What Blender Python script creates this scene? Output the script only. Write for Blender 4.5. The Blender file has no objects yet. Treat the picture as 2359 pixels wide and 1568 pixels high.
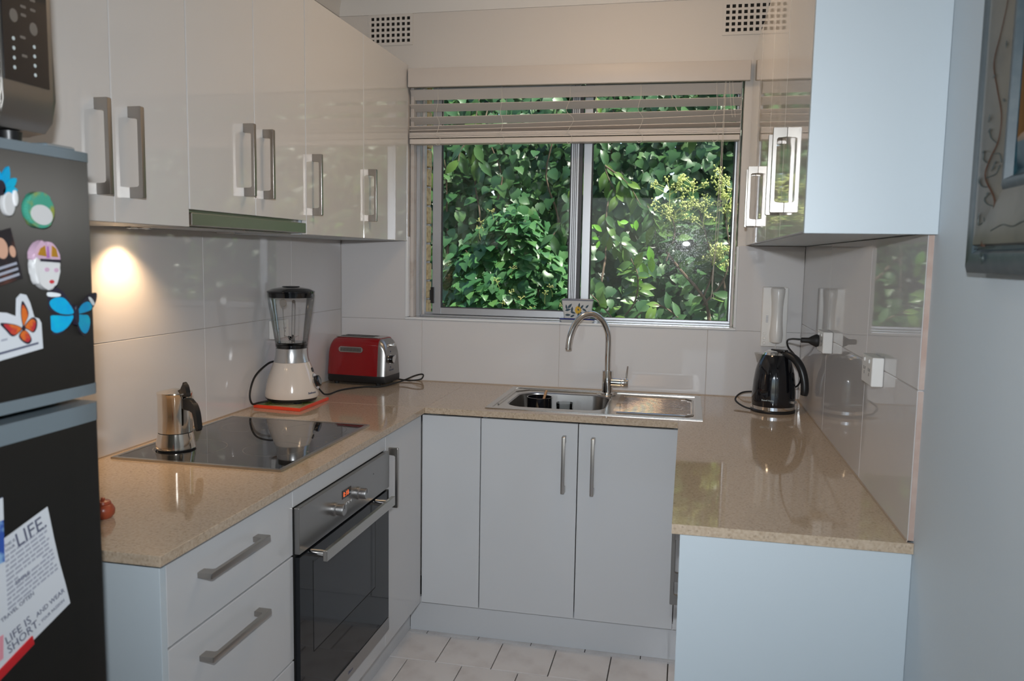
import bpy, bmesh, math, random
from mathutils import Vector, Matrix, noise
R = math.radians
random.seed(7)
scene = bpy.context.scene
COL = scene.collection

# ------------------------------------------------------------------ camera
CAM = Vector((1.5371, -3.4346, 1.4634))
c_right = Vector((0.9771, 0.2122, 0.0167)).normalized()
c_up = Vector((-0.0382, 0.0978, 0.9945)).normalized()
c_fwd = c_up.cross(c_right).normalized()
c_up = c_right.cross(c_fwd).normalized()
cam_d = bpy.data.cameras.new('camera')
cam_d.sensor_width = 36.0
cam_d.lens = 1866.86 / 2359 * 36.0
cam_d.clip_start = 0.05
cam_d.dof.use_dof = True
cam_d.dof.focus_distance = 3.0
cam_d.dof.aperture_fstop = 6.0
cam = bpy.data.objects.new('camera', cam_d)
COL.objects.link(cam)
cam.matrix_world = Matrix(((c_right.x, c_up.x, -c_fwd.x, CAM.x), (c_right.y, c_up.y, -c_fwd.y, CAM.y),
                           (c_right.z, c_up.z, -c_fwd.z, CAM.z), (0, 0, 0, 1)))
scene.camera = cam

# ------------------------------------------------------------------ world, sun, large lights, exposure
world = bpy.data.worlds.new('sky'); scene.world = world
world.use_nodes = True
wn = world.node_tree.nodes; wl = world.node_tree.links
bg = wn['Background']
sky = wn.new('ShaderNodeTexSky'); sky.sky_type = 'NISHITA'; sky.sun_disc = False
sky.sun_elevation = R(52); sky.sun_rotation = R(120); sky.air_density = 1.0; sky.dust_density = 1.5
wl.new(sky.outputs['Color'], bg.inputs['Color'])
bg.inputs['Strength'].default_value = 0.32

def add_light(name, kind, loc, look, energy, color, **kw):
    d = bpy.data.lights.new(name, kind); d.energy = energy; d.color = color
    for k, v in kw.items(): setattr(d, k, v)
    o = bpy.data.objects.new(name, d); COL.objects.link(o)
    o.location = loc
    o.rotation_euler = (Vector(look) - Vector(loc)).to_track_quat('-Z', 'Y').to_euler()
    return o
add_light('sun', 'SUN', (5.0, -0.3, 7.5), (0.6, 1.3, 1.2), 10.5, (1.0, 0.96, 0.86), angle=R(1.5))
FLASH = CAM + c_up * 0.128 - c_right * 0.022
add_light('camera_flash', 'AREA', FLASH, FLASH + c_fwd, 11.2, (0.93, 0.985, 1.04), shape='ELLIPSE', size=0.055, size_y=0.034, spread=R(105))
# daylight arriving through the living room's glass doors behind the camera
add_light('door_daylight', 'AREA', (0.9, -6.1, 1.15), (0.9, 0, 1.15), 8.0, (0.72, 0.87, 1.0), shape='RECTANGLE', size=2.6, size_y=2.0)
scene.view_settings.view_transform = 'Standard'
scene.view_settings.look = 'None'
scene.view_settings.gamma = 1.0
scene.view_settings.use_curve_mapping = False
scene.view_settings.exposure = 0.0

# ------------------------------------------------------------------ materials
def new_mat(name):
    m = bpy.data.materials.new(name); m.use_nodes = True
    return m, m.node_tree.nodes, m.node_tree.links, m.node_tree.nodes['Principled BSDF']
def pmat(name, col, rough=0.5, metal=0.0, spec=0.5, coat=0.0, bump=None, var=None, emit=None, trans=0.0, ior=1.5, aniso=0.0):
    m, n, l, b = new_mat(name)
    b.inputs['Base Color'].default_value = (*col, 1); b.inputs['Roughness'].default_value = rough
    b.inputs['Metallic'].default_value = metal; b.inputs['Specular IOR Level'].default_value = spec
    b.inputs['Coat Weight'].default_value = coat; b.inputs['Coat Roughness'].default_value = 0.03
    b.inputs['Transmission Weight'].default_value = trans; b.inputs['IOR'].default_value = ior
    b.inputs['Anisotropic'].default_value = aniso
    if emit:
        b.inputs['Emission Color'].default_value = (*emit[0], 1); b.inputs['Emission Strength'].default_value = emit[1]
    if bump or var:
        tc = n.new('ShaderNodeTexCoord'); mp = n.new('ShaderNodeMapping')
        l.new(tc.outputs['Object'], mp.inputs['Vector'])
    if bump:  # (scale, strength, distance, stretch)
        sc, st, di, stretch = bump
        mp.inputs['Scale'].default_value = stretch
        nz = n.new('ShaderNodeTexNoise'); nz.inputs['Scale'].default_value = sc; nz.inputs['Detail'].default_value = 4
        l.new(mp.outputs['Vector'], nz.inputs['Vector'])
        bp = n.new('ShaderNodeBump'); bp.inputs['Strength'].default_value = st; bp.inputs['Distance'].default_value = di
        l.new(nz.outputs['Fac'], bp.inputs['Height']); l.new(bp.outputs['Normal'], b.inputs['Normal'])
    if var:   # (scale, other colour, low, high)
        nz2 = n.new('ShaderNodeTexNoise'); nz2.inputs['Scale'].default_value = var[0]; nz2.inputs['Detail'].default_value = 5
        l.new(mp.outputs['Vector'], nz2.inputs['Vector'])
        rp = n.new('ShaderNodeValToRGB'); rp.color_ramp.elements[0].position = var[2]; rp.color_ramp.elements[1].position = var[3]
        rp.color_ramp.elements[0].color = (*col, 1); rp.color_ramp.elements[1].color = (*var[1], 1)
        l.new(nz2.outputs['Fac'], rp.inputs['Fac']); l.new(rp.outputs['Color'], b.inputs['Base Color'])
    return m
ONE = (1, 1, 1)
M = {}
M['gloss_white'] = pmat('gloss_white_lacquer', (0.70, 0.675, 0.65), 0.04)
M['base_white'] = pmat('satin_white_laminate', (0.60, 0.605, 0.615), 0.10)
M['panel_white'] = pmat('matt_white_panel', (0.55, 0.615, 0.655), 0.38, bump=(220, 0.04, 0.002, ONE))
M['plaster'] = pmat('painted_plaster', (0.66, 0.61, 0.56), 0.55, bump=(90, 0.08, 0.003, ONE))
M['plaster_cool'] = pmat('painted_side_wall', (0.60, 0.665, 0.71), 0.6, bump=(90, 0.10, 0.003, ONE))
M['ceiling'] = pmat('ceiling_paint', (0.72, 0.69, 0.65), 0.7)
M['tile'] = pmat('glazed_wall_tile', (0.64, 0.62, 0.615), 0.035, spec=0.55, bump=(3.0, 0.012, 0.01, ONE))
M['tile_edge'] = pmat('raw_tile_edge', (0.42, 0.30, 0.25), 0.7, var=(25, (0.48, 0.38, 0.33), 0.35, 0.7))
M['grout'] = pmat('grout', (0.46, 0.40, 0.36), 0.8)
M['sealant'] = pmat('sealant', (0.45, 0.36, 0.28), 0.5)
M['floor_grout'] = pmat('floor_grout', (0.05, 0.045, 0.04), 0.9)
M['floor_tile'] = pmat('glazed_floor_tile', (0.78, 0.745, 0.73), 0.22, var=(9, (0.64, 0.59, 0.57), 0.45, 0.75), bump=(14, 0.06, 0.01, ONE))
M['steel'] = pmat('satin_steel', (0.52, 0.50, 0.47), 0.28, 1.0)
M['handle'] = pmat('satin_nickel', (0.44, 0.41, 0.38), 0.3, 1.0)
M['toaster_steel'] = pmat('toaster_steel', (0.34, 0.325, 0.31), 0.3, 1.0)
M['bowl_shade_steel'] = pmat('bowl_shade_steel', (0.30, 0.285, 0.27), 0.3, 1.0, bump=(160, 0.05, 0.002, ONE))  # sink steel made darker: the bowl's shade is put into its colour
M['drainer_reflection_steel'] = pmat('drainer_reflection_steel', (0.55, 0.47, 0.40), 0.10, 1.0)  # warm reflections of tiles and lamp put into the steel colour
M['knob_steel'] = pmat('knob_steel', (0.40, 0.39, 0.385), 0.38, 1.0)
M['chrome'] = pmat('chrome', (0.78, 0.77, 0.75), 0.06, 1.0)
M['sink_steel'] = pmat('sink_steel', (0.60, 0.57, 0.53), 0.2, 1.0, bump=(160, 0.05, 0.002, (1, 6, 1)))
M['oven_steel'] = pmat('oven_steel', (0.36, 0.35, 0.34), 0.33, 1.0, bump=(200, 0.04, 0.001, (1, 1, 8)))
M['moka_steel'] = pmat('polished_steel', (0.80, 0.72, 0.63), 0.09, 1.0)
M['fridge'] = pmat('fridge_brushed_steel', (0.062, 0.057, 0.051), 0.43, 0.85)
def brushed(m, aniso, rot):
    n, l = m.node_tree.nodes, m.node_tree.links
    tg = n.new('ShaderNodeTangent'); tg.direction_type = 'RADIAL'; tg.axis = 'Z'
    l.new(tg.outputs['Tangent'], n['Principled BSDF'].inputs['Tangent'])
    n['Principled BSDF'].inputs['Anisotropic'].default_value = aniso; n['Principled BSDF'].inputs['Anisotropic Rotation'].default_value = rot
brushed(M['fridge'], 1.0, 0.0)
M['fridge_cap'] = pmat('grey_blue_plastic', (0.16, 0.20, 0.225), 0.4)
M['black'] = pmat('black_plastic', (0.012, 0.012, 0.013), 0.35)
M['rubber'] = pmat('black_rubber', (0.01, 0.01, 0.01), 0.6)
M['black_gloss'] = pmat('black_gloss', (0.006, 0.006, 0.008), 0.05, coat=0.5)
M['hob_glass'] = pmat('hob_glass', (0.012, 0.012, 0.013), 0.03, spec=0.7, coat=0.3)
M['hob_ring'] = pmat('hob_print', (0.14, 0.14, 0.14), 0.2)
M['oven_glass'] = pmat('oven_glass', (0.012, 0.013, 0.015), 0.04, spec=0.28)
M['oven_inner'] = pmat('oven_inner_glass', (0.028, 0.030, 0.034), 0.06, spec=0.28)
M['dark'] = pmat('dark_cavity', (0.01, 0.009, 0.008), 0.9)
M['alu'] = pmat('aluminium', (0.50, 0.51, 0.53), 0.35, 0.7)
M['alu_dark'] = pmat('gasket_and_groove_shade', (0.06, 0.06, 0.065), 0.5, 0.3)  # dark gaskets; on the stile, groove shade put in as colour
M['timber_paint'] = pmat('aged_jamb_paint', (0.55, 0.50, 0.46), 0.5, var=(18, (0.40, 0.33, 0.28), 0.5, 0.75))
M['blind'] = pmat('blind_slat_paint', (0.62, 0.555, 0.50), 0.45)
M['cord_white'] = pmat('blind_cord', (0.62, 0.57, 0.50), 0.8)
M['red'] = pmat('red_enamel', (0.25, 0.003, 0.005), 0.12, coat=0.6)
M['red_edge'] = pmat('red_edge', (0.80, 0.06, 0.02), 0.35)
M['cream_gloss'] = pmat('cream_gloss_plastic', (0.72, 0.63, 0.55), 0.12, coat=0.4)
M['silver'] = pmat('silver_plastic', (0.62, 0.61, 0.60), 0.25, 0.85)
M['white_plastic'] = pmat('white_plastic', (0.75, 0.73, 0.70), 0.28)
M['white_paper'] = pmat('white_paper', (0.66, 0.69, 0.73), 0.7)
M['ink'] = pmat('printed_ink', (0.10, 0.11, 0.17), 0.7)
M['ink_soft'] = pmat('faint_ink', (0.36, 0.38, 0.45), 0.7)
M['paper_red'] = pmat('red_plastic_strip', (0.55, 0.01, 0.015), 0.3)
M['pink'] = pmat('pink_paper', (0.75, 0.30, 0.36), 0.7)
M['blue_print'] = pmat('blue_print', (0.03, 0.09, 0.40), 0.4, var=(40, (0.25, 0.45, 0.70), 0.5, 0.6))
M['wing_blue'] = pmat('blue_wing', (0.0, 0.30, 0.62), 0.45, var=(30, (0.0, 0.42, 0.62), 0.4, 0.65))
M['wing_dark'] = pmat('dark_wing_edge', (0.02, 0.016, 0.03), 0.5)
M['wing_white'] = pmat('white_wing_spot', (0.70, 0.74, 0.76), 0.5)
M['wing_orange'] = pmat('orange_wing', (0.70, 0.16, 0.02), 0.5, var=(70, (0.50, 0.03, 0.04), 0.45, 0.6))
M['gold'] = pmat('gold_paint', (0.55, 0.28, 0.03), 0.35, 0.3)
M['purple'] = pmat('purple_paint', (0.40, 0.16, 0.42), 0.4)
M['lilac'] = pmat('lilac_paint', (0.62, 0.42, 0.55), 0.4)
M['porcelain'] = pmat('porcelain', (0.74, 0.74, 0.74), 0.15, coat=0.5)
M['lip_red'] = pmat('lip_red', (0.60, 0.05, 0.06), 0.4)
M['green_disc'] = pmat('green_glass_disc', (0.06, 0.34, 0.24), 0.2, var=(30, (0.30, 0.33, 0.05), 0.5, 0.62), coat=0.5)
M['disc_white'] = pmat('disc_white', (0.62, 0.62, 0.62), 0.3)
M['photo_dark'] = pmat('photo_dark', (0.02, 0.017, 0.02), 0.4, var=(26, (0.10, 0.04, 0.03), 0.5, 0.6))
M['skin_print'] = pmat('photo_skin', (0.62, 0.36, 0.25), 0.5)
M['teal'] = pmat('teal_paint', (0.004, 0.035, 0.055), 0.4, var=(60, (0.01, 0.06, 0.08), 0.45, 0.65))
M['frame_blue'] = pmat('blue_grey_lacquer', (0.045, 0.07, 0.085), 0.4, var=(40, (0.075, 0.10, 0.11), 0.4, 0.7))
M['frame_cream'] = pmat('cream_lacquer', (0.15, 0.142, 0.118), 0.42, var=(12, (0.10, 0.096, 0.082), 0.4, 0.7))
M['frame_gold'] = pmat('gilded_edge', (0.16, 0.085, 0.03), 0.35, 0.6)
M['frame_brown'] = pmat('painted_vine', (0.06, 0.028, 0.016), 0.5)
M['frame_leafpaint'] = pmat('painted_leaf', (0.04, 0.06, 0.06), 0.5)
M['canvas'] = pmat('cream_canvas', (0.40, 0.34, 0.24), 0.7)
M['pot'] = pmat('painted_ceramic', (0.56, 0.56, 0.55), 0.18, coat=0.4)
M['pot_grey'] = pmat('grey_glaze', (0.20, 0.21, 0.25), 0.2)
M['pot_blue'] = pmat('cobalt_glaze', (0.012, 0.02, 0.16), 0.15)
M['pot_leaf'] = pmat('blue_green_glaze', (0.045, 0.075, 0.10), 0.25)
M['pot_yellow'] = pmat('yellow_glaze', (0.60, 0.38, 0.04), 0.25)
M['wood'] = pmat('spoon_wood', (0.45, 0.25, 0.12), 0.6)
M['book_cover'] = pmat('book_cover_print', (0.60, 0.50, 0.30), 0.25, var=(14, (0.16, 0.22, 0.05), 0.45, 0.6))
M['pages'] = pmat('pages', (0.75, 0.70, 0.60), 0.8)
M['terracotta'] = pmat('red_brown_glaze', (0.35, 0.07, 0.03), 0.3)
M['brick'] = pmat('cream_brick', (0.62, 0.44, 0.22), 0.85, var=(60, (0.36, 0.22, 0.10), 0.45, 0.7), bump=(120, 0.5, 0.004, ONE))
M['soil'] = pmat('soil', (0.05, 0.04, 0.025), 0.95, var=(5, (0.08, 0.07, 0.03), 0.4, 0.6))
M['bark'] = pmat('bark', (0.10, 0.07, 0.045), 0.8, var=(25, (0.17, 0.12, 0.08), 0.4, 0.7))
M['bud'] = pmat('green_yellow_buds', (0.52, 0.58, 0.20), 0.6)
M['stalk'] = pmat('pale_stalk', (0.36, 0.38, 0.12), 0.6)
M['roof'] = pmat('roof_sheet', (0.3, 0.28, 0.26), 0.8)
M['carpet'] = pmat('room_floor', (0.30, 0.25, 0.20), 0.6)
M['display'] = pmat('oven_display', (0.01, 0.003, 0.002), 0.2)
M['digits'] = pmat('lit_digits', (0.6, 0.1, 0.02), 0.4, emit=((1.0, 0.16, 0.03), 0.9))
M['icon_soft'] = pmat('faint_icons', (0.16, 0.14, 0.12), 0.5)
M['icon'] = pmat('panel_dots', (0.55, 0.62, 0.62), 0.5)
M['halogen'] = pmat('halogen_lens', (1, 0.9, 0.7), 0.3, emit=((1.0, 0.72, 0.42), 14.0))
M['ceiling_lamp'] = pmat('opal_glass', (1, 0.95, 0.9), 0.4, emit=((1.0, 0.72, 0.46), 17.0))

def stone_mat():
    m, n, l, b = new_mat('speckled_stone')
    b.inputs['Roughness'].default_value = 0.05
    b.inputs['Specular IOR Level'].default_value = 0.5
    tc = n.new('ShaderNodeTexCoord')
    nz = n.new('ShaderNodeTexNoise'); nz.inputs['Scale'].default_value = 160; nz.inputs['Detail'].default_value = 3
    l.new(tc.outputs['Object'], nz.inputs['Vector'])
    r1 = n.new('ShaderNodeValToRGB')
    r1.color_ramp.elements[0].position = 0.3; r1.color_ramp.elements[0].color = (0.44, 0.335, 0.235, 1)
    r1.color_ramp.elements[1].position = 0.7; r1.color_ramp.elements[1].color = (0.55, 0.44, 0.33, 1)
    l.new(nz.outputs['Fac'], r1.inputs['Fac'])
    vo = n.new('ShaderNodeTexVoronoi'); vo.inputs['Scale'].default_value = 240
    l.new(tc.outputs['Object'], vo.inputs['Vector'])
    sp = n.new('ShaderNodeSeparateColor'); l.new(vo.outputs['Color'], sp.inputs['Color'])
    r2 = n.new('ShaderNodeValToRGB')   # a few cells are dark flecks
    r2.color_ramp.interpolation = 'CONSTANT'
    r2.color_ramp.elements[0].position = 0.0; r2.color_ramp.elements[0].color = (0.35, 0.35, 0.35, 1)
    r2.color_ramp.elements[1].position = 0.09; r2.color_ramp.elements[1].color = (0, 0, 0, 1)
    l.new(sp.outputs['Red'], r2.inputs['Fac'])
    mx = n.new('ShaderNodeMix'); mx.data_type = 'RGBA'
    l.new(r2.outputs['Color'], mx.inputs['Factor']); l.new(r1.outputs['Color'], mx.inputs['A'])
    mx.inputs['B'].default_value = (0.22, 0.16, 0.11, 1)
    l.new(mx.outputs['Result'], b.inputs['Base Color'])
    return m
M['stone'] = stone_mat()

def thin_glass(name, tint=(0.93, 0.96, 0.95), refl=1.0, haze=0.0):
    """A thin pane: lets light straight through, mirrors by Fresnel, a little dust sheen."""
    m = bpy.data.materials.new(name); m.use_nodes = True
    n, l = m.node_tree.nodes, m.node_tree.links
    n.clear()
    out = n.new('ShaderNodeOutputMaterial'); tr = n.new('ShaderNodeBsdfTransparent'); gl = n.new('ShaderNodeBsdfGlossy')
    tr.inputs['Color'].default_value = (*tint, 1); gl.inputs['Roughness'].default_value = 0.0
    fr = n.new('ShaderNodeFresnel'); fr.inputs['IOR'].default_value = 1.5
    mu = n.new('ShaderNodeMath'); mu.operation = 'MULTIPLY'; mu.inputs[1].default_value = refl
    l.new(fr.outputs['Fac'], mu.inputs[0])
    mix = n.new('ShaderNodeMixShader')
    l.new(mu.outputs['Value'], mix.inputs['Fac']); l.new(tr.outputs['BSDF'], mix.inputs[1]); l.new(gl.outputs['BSDF'], mix.inputs[2])
    last = mix
    if haze:
        g2 = n.new('ShaderNodeBsdfGlossy'); g2.inputs['Roughness'].default_value = 0.17
        tc = n.new('ShaderNodeTexCoord'); nz = n.new('ShaderNodeTexNoise'); nz.inputs['Scale'].default_value = 220; nz.inputs['Detail'].default_value = 2
        l.new(tc.outputs['Object'], nz.inputs['Vector'])
        rp = n.new('ShaderNodeMapRange'); rp.inputs['From Min'].default_value = 0.5; rp.inputs['From Max'].default_value = 0.72
        rp.inputs['To Min'].default_value = haze * 0.2; rp.inputs['To Max'].default_value = haze * 2
        l.new(nz.outputs['Fac'], rp.inputs['Value'])
        m2 = n.new('ShaderNodeMixShader'); l.new(rp.outputs['Result'], m2.inputs['Fac'])
        l.new(mix.outputs['Shader'], m2.inputs[1]); l.new(g2.outputs['BSDF'], m2.inputs[2]); last = m2
    l.new(last.outputs['Shader'], out.inputs['Surface'])
    return m
M['pane'] = thin_glass('window_pane', haze=0.006)
M['jar_glass'] = thin_glass('jar_glass', tint=(0.98, 0.98, 0.975), refl=0.8)
M['glass'] = thin_glass('tumbler_glass', tint=(0.93, 0.94, 0.94), refl=0.9)

def leaf_mat(name, c1, c2, c3, rough=0.38):
    m, n, l, b = new_mat(name)
    oi = n.new('ShaderNodeObjectInfo'); ge = n.new('ShaderNodeNewGeometry')
    ad = n.new('ShaderNodeMath'); ad.operation = 'ADD'; l.new(oi.outputs['Random'], ad.inputs[0]); l.new(ge.outputs['Random Per Island'], ad.inputs[1])
    fr = n.new('ShaderNodeMath'); fr.operation = 'FRACT'; l.new(ad.outputs['Value'], fr.inputs[0])
    rp = n.new('ShaderNodeValToRGB')
    rp.color_ramp.elements[0].position = 0.0; rp.color_ramp.elements[0].color = (*c1, 1)
    e = rp.color_ramp.elements.new(0.6); e.color = (*c2, 1)
    rp.color_ramp.elements[-1].position = 1.0; rp.color_ramp.elements[-1].color = (*c3, 1)
    l.new(fr.outputs['Value'], rp.inputs['Fac']); l.new(rp.outputs['Color'], b.inputs['Base Color'])
    b.inputs['Roughness'].default_value = rough
    tl = n.new('ShaderNodeBsdfTranslucent'); l.new(rp.outputs['Color'], tl.inputs['Color'])
    mx = n.new('ShaderNodeMixShader'); mx.inputs['Fac'].default_value = 0.28
    l.new(b.outputs['BSDF'], mx.inputs[1]); l.new(tl.outputs['BSDF'], mx.inputs[2])
    l.new(mx.outputs['Shader'], n['Material Output'].inputs['Surface'])
    return m
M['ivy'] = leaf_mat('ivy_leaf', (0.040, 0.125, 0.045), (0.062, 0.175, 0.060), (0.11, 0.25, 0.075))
M['ivy_shade'] = leaf_mat('shaded_ivy_leaf', (0.030, 0.085, 0.030), (0.048, 0.125, 0.042), (0.08, 0.17, 0.052))  # darker copy of the ivy, hedge shade put into the leaf colours
M['privet'] = leaf_mat('privet_leaf', (0.045, 0.115, 0.045), (0.075, 0.165, 0.06), (0.17, 0.30, 0.06), 0.3)
M['fresh'] = leaf_mat('fresh_leaf', (0.12, 0.34, 0.03), (0.16, 0.42, 0.04), (0.24, 0.45, 0.06), 0.35)

# ------------------------------------------------------------------ object helpers
def setp(o, label=None, cat=None, group=None, kind=None):
    if label: o['label'] = label
    if cat: o['category'] = cat
    if group: o['group'] = group
    if kind: o['kind'] = kind
    return o
def root(name, label, cat, loc=(0, 0, 0), rz=0.0, group=None, kind=None):
    o = bpy.data.objects.new(name, None); COL.objects.link(o)
    o.empty_display_size = 0.05
    o.location = loc; o.rotation_euler = (0, 0, rz)
    return setp(o, label, cat, group, kind)
def rmat(o):
    return Matrix.Translation(o.location) @ o.rotation_euler.to_matrix().to_4x4() if o.parent is None else rmat(o.parent) @ o.matrix_parent_inverse @ (Matrix.Translation(o.location) @ o.rotation_euler.to_matrix().to_4x4())
def finish(name, bm, mat, parent=None, smooth=False, local=False, recalc=True, sharp=38):
    """bmesh -> one mesh object. Vertices are world coordinates unless local (then the parent's own frame)."""
    me = bpy.data.meshes.new(name)
    if recalc: bmesh.ops.recalc_face_normals(bm, faces=bm.faces)
    bm.to_mesh(me); bm.free()
    mats = mat if isinstance(mat, (list, tuple)) else [mat]
    for k in mats: me.materials.append(M[k])
    if smooth:
        me.shade_smooth(); me.set_sharp_from_angle(angle=R(sharp))
    o = bpy.data.objects.new(name, me); COL.objects.link(o)
    if parent:
        o.parent = parent
        if not local: o.matrix_parent_inverse = rmat(parent).inverted()
    return o
def add_box(bm, lo, hi, mi=0):
    x0, y0, z0 = lo; x1, y1, z1 = hi
    v = [bm.verts.new(p) for p in ((x0, y0, z0), (x1, y0, z0), (x1, y1, z0), (x0, y1, z0), (x0, y0, z1), (x1, y0, z1), (x1, y1, z1), (x0, y1, z1))]
    fs = [(3, 2, 1, 0), (4, 5, 6, 7), (0, 1, 5, 4), (1, 2, 6, 5), (2, 3, 7, 6), (3, 0, 4, 7)]
    out = []
    for f in fs:
        fc = bm.faces.new([v[i] for i in f]); fc.material_index = mi; out.append(fc)
    return out
def box(name, lo, hi, mat, parent=None, bev=0.0, seg=2, local=False):
    bm = bmesh.new()
    lo2 = [min(a, b) for a, b in zip(lo, hi)]; hi2 = [max(a, b) for a, b in zip(lo, hi)]
    add_box(bm, lo2, hi2)
    if bev:
        bmesh.ops.bevel(bm, geom=list(bm.edges), offset=bev, segments=seg, profile=0.5, affect='EDGES')
    return finish(name, bm, mat, parent, smooth=bool(bev), local=local, sharp=18)
def add_lathe(bm, prof, cen=(0, 0, 0), seg=40, mi=0, cap0=True, cap1=True, sx=1.0, sy=1.0):
    rings = []
    for r, z in prof:
        rings.append([bm.verts.new((cen[0] + r * sx * math.cos(2 * math.pi * i / seg), cen[1] + r * sy * math.sin(2 * math.pi * i / seg), cen[2] + z)) for i in range(seg)])
    for a, b in zip(rings, rings[1:]):
        for i in range(seg):
            f = bm.faces.new((a[i], a[(i + 1) % seg], b[(i + 1) % seg], b[i])); f.material_index = mi
    if cap0 and prof[0][0] > 1e-5: bm.faces.new(list(reversed(rings[0]))).material_index = mi
    if cap1 and prof[-1][0] > 1e-5: bm.faces.new(rings[-1]).material_index = mi
    return rings
def lathe(name, prof, mat, parent, cen=(0, 0, 0), seg=40, local=True, axis='z', **kw):
    bm = bmesh.new(); add_lathe(bm, prof, (0, 0, 0), seg, **kw)
    if axis == 'x': bmesh.ops.rotate(bm, verts=bm.verts, cent=(0, 0, 0), matrix=Matrix.Rotation(R(90), 3, 'Y'))
    if axis == '-x': bmesh.ops.rotate(bm, verts=bm.verts, cent=(0, 0, 0), matrix=Matrix.Rotation(R(-90), 3, 'Y'))
    if axis == '-y': bmesh.ops.rotate(bm, verts=bm.verts, cent=(0, 0, 0), matrix=Matrix.Rotation(R(90), 3, 'X'))
    bmesh.ops.translate(bm, verts=bm.verts, vec=cen)
    return finish(name, bm, mat, parent, smooth=True, local=local)
def smooth_path(pts, n=8):
    P = [Vector(p) for p in pts]
    if len(P) < 3: return P
    Q = [P[0] * 2 - P[1]] + P + [P[-1] * 2 - P[-2]]
    out = []
    for i in range(1, len(Q) - 2):
        p0, p1, p2, p3 = Q[i - 1], Q[i], Q[i + 1], Q[i + 2]
        for k in range(n):
            t = k / n
            out.append(0.5 * ((2 * p1) + (p2 - p0) * t + (2 * p0 - 5 * p1 + 4 * p2 - p3) * t * t + (3 * p1 - p0 - 3 * p2 + p3) * t ** 3))
    out.append(P[-1])
    return out
def add_tube(bm, pts, r, seg=8, mi=0, flat=1.0, caps=True):
    n = len(pts); rings = []
    up = Vector((0, 0, 1))
    prev = None
    for i, p in enumerate(pts):
        t = (pts[min(i + 1, n - 1)] - pts[max(i - 1, 0)])
        if t.length < 1e-9: t = Vector((0, 0, 1))
        t.normalize()
        if prev is None:
            a = up if abs(t.dot(up)) < 0.95 else Vector((1, 0, 0))
            u = (a - t * a.dot(t)).normalized()
        else:
            u = (prev - t * prev.dot(t))
            u = u.normalized() if u.length > 1e-6 else Vector((1, 0, 0))
        prev = u
        w = t.cross(u)
        rr = r[i] if isinstance(r, (list, tuple)) else r
        rings.append([bm.verts.new(p + u * rr * math.cos(2 * math.pi * k / seg) + w * rr * flat * math.sin(2 * math.pi * k / seg)) for k in range(seg)])
    for a, b in zip(rings, rings[1:]):
        for k in range(seg):
            bm.faces.new((a[k], a[(k + 1) % seg], b[(k + 1) % seg], b[k])).material_index = mi
    if caps:
        bm.faces.new(list(reversed(rings[0]))).material_index = mi; bm.faces.new(rings[-1]).material_index = mi
def tube(name, pts, r, mat, parent=None, seg=8, sm=8, local=False, flat=1.0):
    bm = bmesh.new()
    P = smooth_path(pts, sm) if sm else [Vector(p) for p in pts]
    if isinstance(r, (list, tuple)):
        k = (len(r) - 1) / max(1, len(P) - 1)
        rr = []
        for i in range(len(P)):
            f = i * k; a = int(min(f, len(r) - 2)); rr.append(r[a] + (r[a + 1] - r[a]) * (f - a))
        r = rr
    add_tube(bm, P, r, seg, flat=flat)
    return finish(name, bm, mat, parent, smooth=True, local=local)
def frame_m(o, ux, uy, uz):
    return Matrix(((ux[0], uy[0], uz[0], o[0]), (ux[1], uy[1], uz[1], o[1]), (ux[2], uy[2], uz[2], o[2]), (0, 0, 0, 1)))
def add_plate(bm, pts, th, mtx, z0=0.0, mi=0):
    a = [bm.verts.new(mtx @ Vector((p[0], p[1], z0))) for p in pts]
    b = [bm.verts.new(mtx @ Vector((p[0], p[1], z0 + th))) for p in pts]
    n = len(pts)
    bm.faces.new(list(reversed(a))).material_index = mi; bm.faces.new(b).material_index = mi
    for i in range(n):
        bm.faces.new((a[i], a[(i + 1) % n], b[(i + 1) % n], b[i])).material_index = mi
def plate(name, pts, th, mtx, mat, parent=None, z0=0.0, bev=0.0, local=False):
    bm = bmesh.new(); add_plate(bm, pts, th, mtx, z0)
    if bev: bmesh.ops.bevel(bm, geom=list(bm.edges), offset=bev, segments=2, profile=0.5, affect='EDGES')
    return finish(name, bm, mat, parent, smooth=bool(bev), local=local, sharp=18)
def closed_spline(pts, n=6):
    P = [Vector((p[0], p[1], 0)) for p in pts]; N = len(P); out = []
    for i in range(N):
        p0, p1, p2, p3 = P[i - 1], P[i], P[(i + 1) % N], P[(i + 2) % N]
        for k in range(n):
            t = k / n
            q = 0.5 * ((2 * p1) + (p2 - p0) * t + (2 * p0 - 5 * p1 + 4 * p2 - p3) * t * t + (3 * p1 - p0 - 3 * p2 + p3) * t ** 3)
            out.append((q.x, q.y))
    return out
def rrect(x0, x1, y0, y1, r, n=5):
    out = []
    for cx, cy, a0 in ((x1 - r, y1 - r, 0), (x0 + r, y1 - r, 90), (x0 + r, y0 + r, 180), (x1 - r, y0 + r, 270)):
        for k in range(n + 1):
            a = R(a0 + 90 * k / n); out.append((cx + r * math.cos(a), cy + r * math.sin(a)))
    return out
def ellipse(cx, cy, rx, ry, n=24, rot=0):
    c, s = math.cos(rot), math.sin(rot)
    return [(cx + rx * math.cos(a) * c - ry * math.sin(a) * s, cy + rx * math.cos(a) * s + ry * math.sin(a) * c) for a in [2 * math.pi * i / n for i in range(n)]]
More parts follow.
